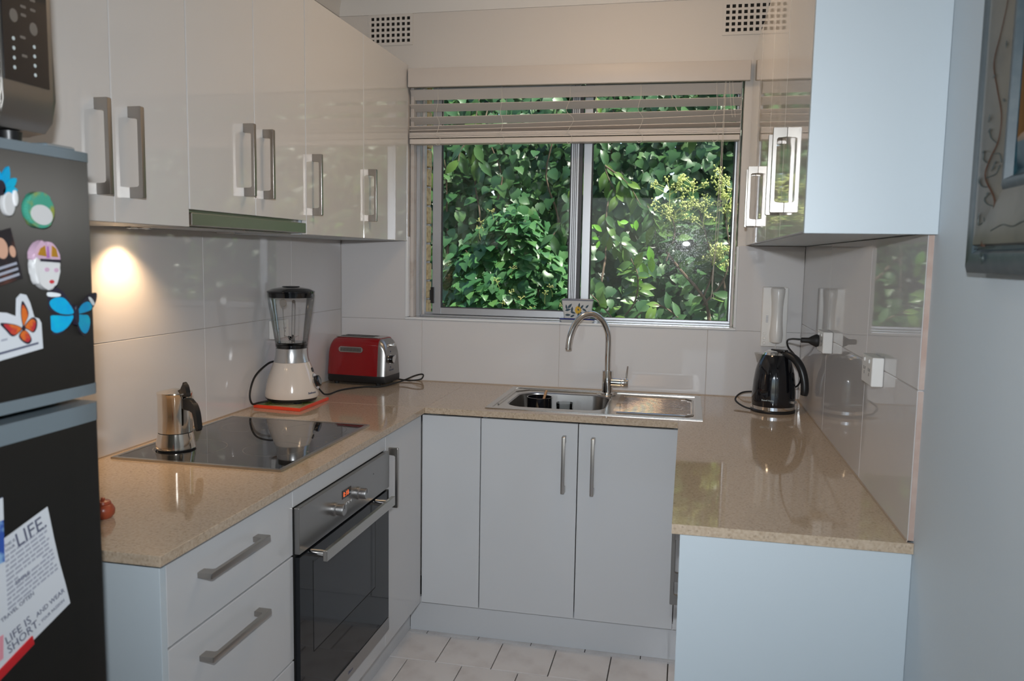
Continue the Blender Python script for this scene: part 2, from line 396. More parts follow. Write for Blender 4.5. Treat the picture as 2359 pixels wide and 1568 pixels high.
def text(name, s, size, mtx, mat, parent=None, ext=0.0002, shear=0.0, space=1.0, align='LEFT', local=False):
    cu = bpy.data.curves.new(name, 'FONT'); cu.body = s; cu.size = size; cu.extrude = ext; cu.shear = shear
    cu.space_character = space; cu.align_x = align; cu.resolution_u = 2
    tmp = bpy.data.objects.new(name + '_tmp', cu); COL.objects.link(tmp)
    bpy.context.view_layer.update()
    me = bpy.data.meshes.new_from_object(tmp.evaluated_get(bpy.context.evaluated_depsgraph_get()))
    bpy.data.objects.remove(tmp); bpy.data.curves.remove(cu)
    me.transform(mtx); me.materials.clear(); me.materials.append(M[mat]); me.name = name
    o = bpy.data.objects.new(name, me); COL.objects.link(o)
    if parent:
        o.parent = parent
        if not local: o.matrix_parent_inverse = rmat(parent).inverted()
    return o
X3, Y3, Z3 = Vector((1, 0, 0)), Vector((0, 1, 0)), Vector((0, 0, 1))

# ------------------------------------------------------------------ main dimensions (metres)
ZC = 0.90                 # worktop height
ZU = 1.522                # underside of the wall cupboards
ZT = 2.277                # top of the wall cupboards
XW = 2.003                # right wall plaster
XTR = 1.992               # right tile face
YB = 0.008                # back wall plaster
WX0, WX1 = 0.312, 1.730   # window opening
WZ0, WZ1 = 1.184, 2.252
ZCEIL = 2.62
# ================================================================== SETTING
def struct(o): o['kind'] = 'structure'; return o
# floor with its tiles
floor = struct(box('floor', (-0.2, -6.4, -0.08), (4.2, 0.3, -0.008), 'floor_grout'))
tile_me = None
def floor_tiles():
    p = 0.2055; g = 0.0035
    variants = []
    for k in range(3):
        bm = bmesh.new(); add_box(bm, (g / 2, g / 2, 0), (p - g / 2, p - g / 2, 0.008))
        bmesh.ops.bevel(bm, geom=[e for e in bm.edges if e.verts[0].co.z > 0.007 and e.verts[1].co.z > 0.007], offset=0.0015, segments=1, affect='EDGES')
        me = bpy.data.meshes.new('floor_tile'); bm.to_mesh(me); bm.free(); me.materials.append(M['floor_tile']); variants.append(me)
    for r in range(12):
        y = -0.553 - (r + 1) * p + (p * 0.0)
        off = 0.0 if r % 2 == 0 else -0.105
        for c in range(-1, 6):
            x = 0.697 - 0.2055 + off + c * p - 0.0
            o = bpy.data.objects.new('floor_tile', variants[(r * 3 + c) % 3]); COL.objects.link(o)
            o.location = (x, y, -0.008); o.parent = floor
    # strip of cut tiles against the back plinth
    for c in range(-1, 6):
        box('floor_tile', (0.4915 + c * p + 0.105 + g / 2, -0.553 + g / 2, -0.008), (0.4915 + (c + 1) * p + 0.105 - g / 2, -0.51, 0), 'floor_tile', floor)
floor_tiles()
struct(box('floor', (-0.2, -6.4, -0.0079), (4.2, -3.03, -0.002), 'carpet'))
# walls
wl_left = struct(box('wall_left', (-0.12, -6.4, -0.08), (-0.008, 0.13, ZCEIL), 'plaster'))
wl_right = struct(box('wall_right', (XW, -6.4, -0.08), (2.13, 0.13, ZCEIL), 'plaster_cool'))
bm = bmesh.new()
add_box(bm, (-0.12, YB, -0.08), (WX0, 0.13, ZCEIL)); add_box(bm, (WX1, YB, -0.08), (2.13, 0.13, ZCEIL))
add_box(bm, (WX0, YB, -0.08), (WX1, 0.13, WZ0 - 0.012)); 
VENTS = [(0.141, 0.328, 2.372, 2.488), (1.640, 1.824, 2.360, 2.474)]
xs = [WX0]
z0, z1 = WZ1, ZCEIL
add_box(bm, (WX0, YB, WZ1), (WX1, 0.13, ZCEIL))
wl_back = struct(finish('wall_back', bm, 'plaster'))
bm = bmesh.new()   # living-room end: wide glazed door opening
add_box(bm, (-0.12, -6.52, 2.2), (2.13, -6.4, ZCEIL)); add_box(bm, (2.05, -6.52, -0.08), (2.13, -6.4, 2.2)); add_box(bm, (-0.12, -6.52, -0.08), (-0.05, -6.4, 2.2))
struct(finish('wall_rear', bm, 'plaster_cool'))
ceil = struct(box('ceiling', (-0.12, -6.52, ZCEIL), (2.13, 0.13, ZCEIL + 0.12), 'ceiling'))
struct(box('roof', (-0.35, -6.8, ZCEIL + 0.125), (2.4, 0.30, ZCEIL + 0.25), 'roof'))
# coved cornices
def cornice(name, a, b, nrm):
    bm = bmesh.new(); n = 6; zb = 2.495; d = ZCEIL - zb
    prof = [(0, zb - 0.0), (0.006, zb)] + [(0.006 + d * (1 - math.cos(R(90 * k / n))), zb + d * math.sin(R(90 * k / n))) for k in range(n + 1)] + [(0, ZCEIL)]
    prof = [(p[0], min(p[1], ZCEIL - 0.0005)) for p in prof]
    A, B, N = Vector(a), Vector(b), Vector(nrm)
    r0 = [bm.verts.new((A + N * p[0]).to_2d().to_3d() + Z3 * p[1]) for p in prof]; r1 = [bm.verts.new((B + N * p[0]).to_2d().to_3d() + Z3 * p[1]) for p in prof]
    for i in range(len(prof)):
        j = (i + 1) % len(prof); bm.faces.new((r0[i], r0[j], r1[j], r1[i]))
    bm.faces.new(r0); bm.faces.new(list(reversed(r1)))
    return struct(finish(name, bm, 'ceiling', smooth=True))
cornice('trim_1', (-0.008, YB, 0), (XW, YB, 0), (0, -1, 0))
cornice('trim_2', (-0.008, -6.4, 0), (-0.008, YB, 0), (1, 0, 0))
cornice('trim_3', (XW, -6.4, 0), (XW, YB, 0), (-1, 0, 0))

# wall tiles, one object each
def wtile(parent, lo, hi): return box('wall_tile', lo, hi, 'tile', parent, bev=0.0012, seg=1)
G = 0.0006
ZJ = 1.211
def split(a, b, joints):
    e = [a] + [j for j in joints if a < j < b] + [b]
    return list(zip(e, e[1:]))
for z0, z1 in ((ZC + 0.0015, ZJ), (ZJ, ZU + 0.03)):
    for y0, y1 in split(-2.27, -0.0005, [-1.67, -1.07, -0.47]):
        wtile(wl_left, (-0.008, y0 + G, z0 + G), (0.0, y1 - G, z1 - G))
    for y0, y1 in split(-1.706, -0.0005, [-1.22, -0.62]):
        wtile(wl_right, (XTR, y0 + G, z0 + G), (XW, y1 - G, min(z1, ZU - 0.001) - G))
        if y0 == -1.706:
            box('tile_edge', (XTR + 0.0012, y0 - 0.0012, z0 + 0.002), (XW, y0 + 0.0005, min(z1, ZU - 0.001) - 0.002), 'tile_edge', wl_right)
for x0, x1 in split(0.0005, XTR - 0.0005, [0.385, 1.006, 1.625]):
    wtile(wl_back, (x0 + G, 0.0, ZC + 0.0015 + G), (x1 - G, YB, min(ZJ, WZ0 - 0.010) - G))
wtile(wl_back, (0.0005 + G, 0.0, ZJ - 0.037), (WX0 - 0.002, YB, ZU + 0.03)); wtile(wl_back, (WX1 + 0.004, 0.0, ZJ - 0.037), (XTR - G, YB, ZU - 0.002))
for o, lo, hi in ((wl_left, (-0.0079, -2.26, ZC + 0.002), (-0.0015, -0.001, ZU + 0.02)), (wl_right, (XTR + 0.0015, -1.70, ZC + 0.002), (XW, -0.001, ZU - 0.006))):
    box('grout_bed', lo, hi, 'grout', o)
box('grout_bed', (0.001, 0.0015, ZC + 0.002), (XTR - 0.001, YB + 0.0, WZ0 - 0.012), 'grout', wl_back)
# window ledge and tiled return
sill = struct(box('trim_4', (WX0 - 0.006, -0.004, WZ0 - 0.010), (WX1 + 0.006, 0.075, WZ0), 'porcelain', bev=0.003))
struct(box('trim_5', (WX0 - 0.006, -0.003, WZ0 + 0.0005), (WX0 + 0.006, 0.062, ZU + 0.02), 'porcelain', bev=0.003))
struct(box('trim_6', (WX1 - 0.004, -0.003, WZ0 + 0.0005), (WX1 + 0.006, 0.062, ZU - 0.004), 'porcelain', bev=0.003))

# window: frame, two sashes, panes
win = root('window_1', None, None, (1.02, 0.1, WZ0)); win['kind'] = 'structure'
def wbox(n, lo, hi, m, par=None, bev=0.0015): return box(n, lo, hi, m, par or win, bev=bev, seg=1)
wbox('jamb_lining', (WX0 + 0.0065, 0.03, WZ0), (0.334, 0.128, WZ1 - 0.001), 'timber_paint')
wbox('jamb', (0.334, 0.066, WZ0), (0.352, 0.13, WZ1 - 0.001), 'alu'); wbox('jamb_stop', (0.352, 0.098, WZ0), (0.362, 0.13, WZ1 - 0.001), 'timber_paint')
wbox('jamb', (1.716, 0.066, WZ0), (WX1 - 0.0045, 0.13, WZ1 - 0.001), 'timber_paint')
wbox('track', (0.352, 0.076, WZ0), (1.716, 0.13, WZ0 + 0.009), 'alu'); wbox('track_lip', (0.352, 0.100, WZ0 + 0.009), (1.716, 0.104, WZ0 + 0.020), 'alu')
wbox('head', (0.334, 0.066, 2.205), (1.716, 0.13, WZ1 - 0.001), 'timber_paint')
def sash(name, x0, x1, y0, y1, zb, zt, sl, sr, rb):
    s = bpy.data.objects.new(name, None); COL.objects.link(s); s.empty_display_size = 0.05; s.parent = win; s.matrix_parent_inverse = rmat(win).inverted()
    def b(n, lo, hi, m): return box(n, lo, hi, m, s, bev=0.0015, seg=1)
    b('stile', (x0, y0, zb), (x0 + sl, y1, zt), 'alu'); b('stile', (x1 - sr, y0, zb), (x1, y1, zt), 'alu')
    b('rail', (x0 + sl, y0, zb), (x1 - sr, y1, zb + rb), 'alu'); b('rail', (x0 + sl, y0, zt - 0.03), (x1 - sr, y1, zt), 'alu')
    for xx in (x0 + sl + 0.001, x1 - sr - 0.005): b('gasket', (xx, y0 + 0.003, zb + rb), (xx + 0.004, y1 - 0.003, zt - 0.03), 'alu_dark')
    b('gasket', (x0 + sl, y0 + 0.003, zb + rb), (x1 - sr, y1 - 0.003, zb + rb + 0.004), 'alu_dark')
    bm = bmesh.new(); ym = (y0 + y1) / 2
    v = [bm.verts.new(p) for p in ((x0 + sl * 0.8, ym, zb + rb * 0.8), (x1 - sr * 0.8, ym, zb + rb * 0.8), (x1 - sr * 0.8, ym, zt - 0.02), (x0 + sl * 0.8, ym, zt - 0.02))]
    bm.faces.new(v); finish('pane', bm, 'pane', s)
    return s
s1 = sash('sash', 0.407, 1.062, 0.079, 0.098, WZ0 + 0.012, 2.20, 0.040, 0.034, 0.030)
for k in range(3): box('groove_shade', (1.036 + k * 0.0075, 0.0775, WZ0 + 0.02), (1.039 + k * 0.0075, 0.0795, 2.19), 'alu_dark', s1)  # raised dark strips painted in for the shade of recessed grooves
s2 = sash('sash', 1.078, 1.716, 0.106, 0.125, WZ0 + 0.010, 2.20, 0.036, 0.008, 0.006)
box('latch', (0.401, 0.070, 1.245), (0.4185, 0.079, 1.318), 'black', s1, bev=0.002); box('latch_catch', (0.396, 0.073, 1.258), (0.401, 0.079, 1.305), 'black', s1, bev=0.001)
box('interlock', (1.062, 0.085, WZ0 + 0.02), (1.075, 0.12, 2.19), 'alu_dark', win)
# brick leaf outside
bw = struct(box('wall_outside', (-0.30, 0.145, -0.6), (0.345, 0.235, 2.75), 'grout'))
for o in (struct(box('wall_outside', (0.345, 0.145, -0.6), (2.4, 0.235, 1.13), 'grout')), struct(box('wall_outside', (1.80, 0.145, 1.13), (2.4, 0.235, 2.75), 'grout')), struct(box('wall_outside', (0.345, 0.145, 2.24), (1.80, 0.235, 2.75), 'grout'))): pass
zb = 0.75; k = 0
while zb < 2.3:
    L = 0.23 if k % 2 else 0.115
    box('brick', (0.363 - L + random.uniform(-.001, .001), 0.140, zb), (0.363 + random.uniform(-.002, .003), 0.200 + random.uniform(-.003, .003), zb + 0.076), 'brick', bw, bev=0.003, seg=1)
    zb += 0.0855; k += 1
for c in range(7): box('brick', (0.345 + c * 0.21, 0.136, 1.055), (0.545 + c * 0.21, 0.246, 1.131), 'brick', bw, bev=0.003, seg=1)
struct(box('ground', (-6, 0.24, -0.7), (8, 9, -0.6), 'soil'))

# air vents high on the back wall
def vent(x0, x1, z0, z1, label):
    t = root('air_vent', label, 'vent', ((x0 + x1) / 2, YB, z0), group='air vents above the window')
    nx, nz = 8, 5; px, pz = (x1 - x0) / nx, (z1 - z0) / nz; h = 0.58
    bm = bmesh.new()
    yf, ybk = YB - 0.0045, YB - 0.0005
    # front grid as bars
    ex = [x0 - 0.008] + [v for i in range(nx) for v in (x0 + (i + .5 - h / 2) * px, x0 + (i + .5 + h / 2) * px)] + [x1 + 0.008]
    ez = [z0 - 0.008] + [v for i in range(nz) for v in (z0 + (i + .5 - h / 2) * pz, z0 + (i + .5 + h / 2) * pz)] + [z1 + 0.008]
    for i in range(0, len(ex), 2): add_box(bm, (ex[i], yf, ez[0]), (ex[i + 1], ybk, ez[-1]))
    for j in range(0, len(ez), 2):
        for i in range(1, len(ex) - 1, 2): add_box(bm, (ex[i], yf, ez[j]), (ex[i + 1], ybk, ez[j + 1]))
    finish('grille', bm, 'plaster', t)
    box('hole_shade', (x0, ybk - 0.0002, z0), (x1, YB - 0.0001, z1), 'dark', t)  # thin near-black sheet stands in for the shade inside the vent holes
vent(*VENTS[0], 'square-holed white air vent above the left wall cupboards')
vent(*VENTS[1], 'square-holed white air vent above the right end of the blind')

# ================================================================== CUPBOARDS
def handle(parent, face_axis, sgn, face, u, z0, z1, depth=0.033, w=0.012, horiz=False):
    """D-shaped bar handle. face_axis 'x' or 'y'; sgn outward direction; u = position along the other axis."""
    L = z1 - z0; leg = 0.024; bt = 0.0085; f = 0.004
    prof = [(0, 0), (depth - 0.002, 0), (depth, 0.002), (depth, L - 0.002), (depth - 0.002, L), (0, L), (0, L - leg), (depth - bt - f, L - leg), (depth - bt, L - leg - f), (depth - bt, leg + f), (depth - bt - f, leg), (0, leg)]
    if face_axis == 'x':
        ux = X3 * sgn
        uy, uz, o = (Z3, Y3, (face, u - w / 2, z0)) if not horiz else (Y3, Z3, (face, z0, u - w / 2))
    else:
        ux = Y3 * sgn; uy, uz, o = Z3, X3, (u - w / 2, face, z0)
    return plate('handle', prof, w, frame_m(o, ux, uy, uz), 'handle', parent, bev=0.0009)
def door(parent, lo, hi, mat, bev=0.0016, name='door'): return box(name, lo, hi, mat, parent, bev=bev, seg=2)
g = 0.0015
# --- wall cupboards on the left
FX = 0.3194; DT = 0.018
def wall_unit(y0, y1, doors, label, zb=ZU, body_zb=None):
    t = root('wall_cupboard', label, 'cupboard', (0.15, (y0 + y1) / 2, body_zb or ZU), group='wall cupboards on the left')
    box('carcass', (0.0015, y0 + 0.0005, body_zb or ZU), (FX - DT - 0.002, y1 - 0.0005, ZT - 0.001), 'panel_white', t)
    for (a, b, hy, hz) in doors:
        d = door(t, (FX - DT, a + g, zb), (FX, b - g, ZT), 'gloss_white')
        handle(d, 'x', 1, FX, hy, hz, hz + 0.199)
    return t
wall_unit(-2.16, -1.614, [(-2.16, -1.885, -1.932, 1.577), (-1.885, -1.614, -1.828, 1.577)], 'two-door white wall cupboard above the moka pot, nearest the fridge')
wall_unit(-1.613, -0.981, [(-1.613, -1.296, -1.352, 1.616), (-1.296, -0.981, -1.246, 1.616)], 'white wall cupboard with short doors over the range hood', zb=1.566, body_zb=1.60)
wall_unit(-0.980, -0.503, [(-0.980, -0.503, -0.930, 1.585)], 'single-door white wall cupboard above the blender')
wall_unit(-0.502, -0.0045, [(-0.502, -0.0045, -0.452, 1.587)], 'single-door white wall cupboard in the corner beside the window')
h = root('range_hood', 'slim stainless range hood set under the left wall cupboards above the hob', 'range hood', (0.16, -1.297, ZU))
box('hood_body', (0.003, -1.608, ZU + 0.004), (FX - 0.026, -0.986, 1.598), 'steel', h)
box('visor', (FX - 0.022, -1.606, ZU + 0.004), (FX + 0.001, -0.986, 1.558), 'steel', h, bev=0.0015)
for k in range(2): box('grease_filter', (0.125, -1.58 + k * 0.29, ZU), (0.28, -1.30 + k * 0.29, ZU + 0.0035), 'oven_steel', h, bev=0.001)
box('light_lens', (0.02, -1.02, ZU - 0.0005), (0.07, -0.995, ZU + 0.0035), 'white_plastic', h)
# the hood's own halogen lamp, close to the wall
LAMP = Vector((0.070, -1.475, ZU))
lathe('lamp_bezel', [(0.034, 0.0035), (0.034, -0.001), (0.026, -0.0025), (0.0245, 0.0035)], 'chrome', h, (LAMP.x, LAMP.y, ZU), seg=32, local=False)
lathe('lamp_lens', [(0.0, -0.0012), (0.024, -0.0012), (0.024, 0.0030), (0.0, 0.0030)], 'halogen', h, (LAMP.x, LAMP.y, ZU), seg=32, local=False)
add_light('halogen_beam', 'SPOT', (LAMP.x, LAMP.y, ZU - 0.006), (LAMP.x - 0.03, LAMP.y, 0.9), 9.0, (1.0, 0.66, 0.36), spot_size=R(118), spot_blend=0.75, shadow_soft_size=0.015)
# --- wall cupboards on the right
RX = 1.759
def wall_unit_r(y0, y1, sp, label, hs):
    t = root('wall_cupboard', label, 'cupboard', (1.88, (y0 + y1) / 2, ZU), group='wall cupboards on the right')
    box('carcass', (RX + DT + 0.002, y0 + 0.0005, ZU), (XW - 0.001, y1 - 0.0005, ZT - 0.001), 'panel_white', t)
    for (a, b), hy in zip(((y0, sp), (sp, y1)), hs):
        d = door(t, (RX, a + g, ZU), (RX + DT, b - g, ZT), 'gloss_white'); handle(d, 'x', -1, RX, hy, 1.58, 1.785)
    return t
t = wall_unit_r(-1.712, -0.872, -1.27, 'two-door white wall cupboard on the right, nearest the camera', (-1.33, -1.21))
box('end_panel', (RX - 0.001, -1.730, ZU - 0.004), (XW - 0.0005, -1.7125, ZT), 'panel_white', t, bev=0.001)
wall_unit_r(-0.871, -0.0045, -0.43, 'two-door white wall cupboard on the right, beside the window', (-0.48, -0.38))

# --- base units on the left
BX = 0.583; BT = 0.018; ZD = 0.868; ZB = 0.14
u = root('drawer_unit', 'white three-drawer base unit next to the fridge', 'drawers', (0.3, -1.87, 0))
box('carcass', (0.002, -2.112, ZB), (BX - BT - 0.002, -1.602, ZD), 'panel_white', u)
box('end_panel', (0.002, -2.132, 0.0), (BX + 0.001, -2.1135, ZD + 0.009), 'panel_white', u, bev=0.001)
for a, b, hz in ((0.697, ZD, 0.806), (0.420, 0.694, 0.628), (ZB, 0.417, 0.35)):
    d = box('drawer_front', (BX - BT, -2.112, a + g), (BX, -1.6035, b), 'base_white', u, bev=0.0016)
    handle(d, 'x', 1, BX, hz, -2.012, -1.772, horiz=True)
u = root('oven_housing', 'white housing around the built-in oven', 'cabinet', (0.3, -1.28, 0))
box('carcass', (0.002, -1.600, ZB), (BX - BT - 0.04, -0.9585, 0.195), 'panel_white', u)
box('top_rail', (BX - BT, -1.602, 0.8215), (BX, -0.9585, ZD), 'base_white', u, bev=0.0012)
box('bottom_rail', (BX - BT, -1.602, ZB), (BX, -0.9585, 0.2035), 'base_white', u, bev=0.0012)
for y in (-1.601, -0.9755): box('side', (0.002, y, 0.196), (BX - BT - 0.045, y + 0.016, ZD), 'panel_white', u)
u = root('base_cupboard', 'narrow white base cupboard between the oven and the corner', 'cupboard', (0.3, -0.78, 0))
box('carcass', (0.002, -0.956, ZB), (BX - BT - 0.002, -0.612, ZD), 'panel_white', u)
d = door(u, (BX - BT, -0.956, ZB), (BX, -0.590, ZD), 'base_white'); handle(d, 'x', 1, BX, -0.926, 0.618, 0.821)
struct(box('baseboard_left', (0.505, -2.11, 0.0), (0.5225, -0.5335, ZB - 0.002), 'base_white', bev=0.001))
# --- base units at the back
BY = -0.587
u = root('corner_filler', 'plain white filler panel in the inner corner of the base units', 'panel', (0.70, BY, ZB))
box('panel', (BX + 0.003, BY, ZB), (0.8105, BY + BT, ZD), 'base_white', u, bev=0.0016)
box('batten', (BX + 0.02, BY + BT, ZB), (BX + 0.06, BY + BT + 0.02, ZD), 'panel_white', u)
u = root('sink_cupboard', 'two-door white base cupboard under the sink', 'cupboard', (1.17, -0.3, 0))
box('carcass', (0.815, BY + BT + 0.002, ZB), (0.831, -0.02, ZD), 'panel_white', u); box('carcass_side', (1.509, BY + BT + 0.002, ZB), (1.525, -0.02, ZD), 'panel_white', u); box('carcass_base', (0.831, BY + BT + 0.002, ZB), (1.509, -0.02, ZB + 0.016), 'panel_white', u)
for a, b, hx in ((0.8135, 1.1715, 1.124), (1.1745, 1.528, 1.229)):
    d = door(u, (a, BY, ZB), (b, BY + BT, ZD), 'base_white'); handle(d, 'y', -1, BY, hx, 0.615, 0.824, w=0.0125)
struct(box('baseboard_back', (0.523, -0.5325, 0.0), (1.598, -0.515, ZB - 0.002), 'base_white', bev=0.001))
# --- base units on the right
EX = 1.555
u = root('base_cupboard', 'white base cupboards along the right wall with a blank end panel', 'cupboard', (1.77, -1.1, 0))
box('carcass', (EX + BT + 0.002, -1.688, ZB), (XW - 0.012, -0.615, ZD), 'panel_white', u)
for a, b, hy in ((-1.688, -1.327, -1.385), (-1.324, -0.965, -1.265), (-0.962, -0.60, -0.925)):
    d = door(u, (EX, a + g, ZB), (EX + BT, b - g, ZD), 'base_white'); handle(d, 'x', -1, EX, hy, 0.592 + (0.0 if hy > -1.3 else -0.012), 0.795)
box('corner_strip', (1.5305, BY + 0.001, ZB), (1.5735, BY + BT, ZD), 'base_white', u, bev=0.001)
box('end_panel', (1.541, -1.7065, 0.0), (XW - 0.0005, -1.689, ZD + 0.009), 'panel_white', u, bev=0.001)
struct(box('baseboard_right', (1.60, -1.688, 0.0), (1.618, -0.5165, ZB - 0.002), 'base_white', bev=0.001))

# --- stone worktop in three lengths
wt = root('worktop', 'u-shaped beige speckled stone worktop running round three walls', 'worktop', (0.9, -0.3, ZC - 0.021))
T0 = ZC - 0.0215
box('slab', (0.0015, -2.1547, T0), (0.6027, -0.6105, ZC), 'stone', wt, bev=0.0015)
box('slab', (0.0015, -0.6095, T0), (0.602, -0.0015, ZC), 'stone', wt, bev=0.0008)
for lo, hi in (((0.0002, -2.15, ZC + 0.0001), (0.0025, -0.0025, ZC + 0.0035)), ((0.0025, -0.0025, ZC + 0.0001), (XTR - 0.0025, -0.0002, ZC + 0.0035)), ((XTR - 0.0025, -1.706, ZC + 0.0001), (XTR - 0.0002, -0.0025, ZC + 0.0035))):
    box('sealant_bead', lo, hi, 'sealant', wt)
CUT = (0.868, 1.262, -0.500, -0.138)
bm = bmesh.new()
xa, xb, ya, yb = 0.6028, 1.5225, -0.6093, -0.0015
def grid_slab(bm, xs, ys, skip, z0, z1):
    V = {}
    for k, z in ((0, z0), (1, z1)):
        for i, x in enumerate(xs):
            for j, y in enumerate(ys): V[i, j, k] = bm.verts.new((x, y, z))
    nx, ny = len(xs) - 1, len(ys) - 1
    inside = lambda i, j: 0 <= i < nx and 0 <= j < ny and (i, j) not in skip
    for i in range(nx):
        for j in range(ny):
            if not inside(i, j): continue
            bm.faces.new((V[i, j, 1], V[i + 1, j, 1], V[i + 1, j + 1, 1], V[i, j + 1, 1])); bm.faces.new((V[i, j + 1, 0], V[i + 1, j + 1, 0], V[i + 1, j, 0], V[i, j, 0]))
            for (di, dj, a, b) in ((-1, 0, (i, j), (i, j + 1)), (1, 0, (i + 1, j + 1), (i + 1, j)), (0, -1, (i + 1, j), (i, j)), (0, 1, (i, j + 1), (i + 1, j + 1))):
                if not inside(i + di, j + dj): bm.faces.new((V[a[0], a[1], 1], V[a[0], a[1], 0], V[b[0], b[1], 0], V[b[0], b[1], 1]))
grid_slab(bm, [xa, CUT[0], CUT[1], xb], [ya, CUT[2], CUT[3], yb], {(1, 1)}, T0, ZC)
finish('slab', bm, 'stone', wt)
bm = bmesh.new()
grid_slab(bm, [1.5232, 1.62, XTR - 0.0012, XW - 0.0008], [-1.7157, -1.709, -0.3, -0.0015], {(2, 1), (2, 2)}, T0, ZC)
finish('slab', bm, 'stone', wt)

# ceiling lamp of the kitchen (above the frame)
cl = root('ceiling_lamp', 'round opal ceiling lamp over the kitchen floor', 'lamp', (1.25, -0.85, ZCEIL))
lathe('base_ring', [(0.0, -0.001), (0.17, -0.001), (0.17, -0.025), (0.0, -0.025)], 'white_plastic', cl, seg=40)
lathe('shade', [(0.155, -0.026), (0.15, -0.05), (0.11, -0.085), (0.05, -0.10), (0.0, -0.103)], 'ceiling_lamp', cl, seg=40, cap0=False)

# ================================================================== HOB, OVEN
hb = root('cooktop', 'black glass cooktop with a steel rim set in the worktop', 'cooktop', (0.281, -1.268, ZC))
HX0, HX1, HY0, HY1 = 0.0297, 0.5329, -1.5652, -0.9709
bm = bmesh.new()
grid_slab(bm, [HX0, HX0 + 0.012, HX1 - 0.012, HX1], [HY0, HY0 + 0.012, HY1 - 0.012, HY1], {(1, 1)}, ZC + 0.0002, ZC + 0.0055)
bmesh.ops.bevel(bm, geom=[e for e in bm.edges if all(v.co.z > ZC + 0.005 for v in e.verts)], offset=0.001, segments=1, affect='EDGES')
finish('rim', bm, 'steel', hb)
box('glass', (HX0 + 0.0122, HY0 + 0.0122, ZC + 0.0004), (HX1 - 0.0122, HY1 - 0.0122, ZC + 0.0045), 'hob_glass', hb)
def ring(cx, cy, r, parent, w=0.0016):
    bm = bmesh.new(); n = 56; z = ZC + 0.00455
    a = [bm.verts.new((cx + (r - w) * math.cos(2 * math.pi * i / n), cy + (r - w) * math.sin(2 * math.pi * i / n), z)) for i in range(n)]
    b = [bm.verts.new((cx + r * math.cos(2 * math.pi * i / n), cy + r * math.sin(2 * math.pi * i / n), z)) for i in range(n)]
    for i in range(n): bm.faces.new((a[i], b[i], b[(i + 1) % n], a[(i + 1) % n]))
    return finish('cooking_zone', bm, 'hob_ring', parent, recalc=False)
for cx, cy, r in ((0.165, -1.405, 0.10), (0.40, -1.36, 0.085), (0.17, -1.11, 0.078), (0.40, -1.10, 0.10)): ring(cx, cy, r, hb)
for k in range(4): plate('touch_mark', ellipse(0.505, -1.36 + k * 0.06, 0.004, 0.004, 10), 0.00005, frame_m((0, 0, ZC + 0.00452), X3, Y3, Z3), 'icon_soft', hb)

ov = root('oven', 'built-in electric oven with steel control panel and dark glass door', 'oven', (0.4, -1.281, 0.205))
OY0, OY1 = -1.5985, -0.9625; OX = 0.598
box('body', (0.05, -1.575, 0.21), (BX - BT - 0.03, -0.985, 0.81), 'dark', ov)
box('back_plate', (BX - 0.046, OY0 + 0.006, 0.208), (BX - 0.0005, OY1 - 0.006, 0.817), 'dark', ov)
box('control_panel', (BX, OY0, 0.698), (OX, OY1, 0.819), 'oven_steel', ov, bev=0.0015)
od = box('door', (BX, OY0 + 0.001, 0.252), (OX - 0.001, OY1 - 0.001, 0.690), 'oven_glass', ov, bev=0.0015)
box('inner_window', (OX - 0.0012, -1.52, 0.405), (OX - 0.0006, -1.085, 0.65), 'oven_inner', od)
for yy in (-1.521, -1.086): box('window_line', (OX - 0.0011, yy, 0.403), (OX - 0.0004, yy + 0.002, 0.655), 'dark', od)
box('window_line', (OX - 0.0011, -1.52, 0.402), (OX - 0.0004, -1.085, 0.404), 'dark', od)
box('bottom_trim', (BX, OY0, 0.2065), (OX, OY1, 0.250), 'oven_steel', ov, bev=0.001)
text('brand_print', 'Blanco', 0.013, frame_m((OX + 0.0002, -1.30, 0.222), Y3, Z3, X3), 'ink', ov, shear=0.2)
hd = box('handle_bar', (0.640, -1.552, 0.668), (0.652, -1.052, 0.697), 'steel', od, bev=0.0015)
for yy in (-1.535, -1.085): lathe('handle_post', [(0.0, 0.0), (0.0105, 0.0), (0.0105, 0.042), (0.0, 0.042)], 'chrome', od, (OX - 0.001, yy, 0.683), seg=24, local=False, axis='x')
for yy in (-1.385, -1.223):
    kb = lathe('knob', [(0.0, 0.0), (0.019, 0.0), (0.019, 0.006), (0.016, 0.009), (0.0165, 0.026), (0.0155, 0.029), (0.0, 0.029)], 'knob_steel', ov, (OX, yy, 0.752), seg=32, local=False, axis='x')
    box('grip_line', (OX + 0.0291, yy - 0.001, 0.755), (OX + 0.0295, yy + 0.001, 0.767), 'dark', kb)
box('display', (OX, -1.336, 0.765), (OX + 0.0008, -1.274, 0.789), 'display', ov)
text('display_digits', '0:18', 0.021, frame_m((OX + 0.001, -1.330, 0.7695), Y3, Z3, X3), 'digits', ov, space=1.05)
for k in range(4): lathe('button', [(0.0, 0.0), (0.0045, 0.0), (0.004, 0.004), (0.0, 0.004)], 'chrome', ov, (OX, -1.332 + k * 0.0165, 0.748), seg=12, local=False, axis='x')
plate('screw_dot', ellipse(-1.10, 0.778, 0.002, 0.002, 8), 0.0003, frame_m((OX, 0, 0), Y3, Z3, X3), 'dark', ov)

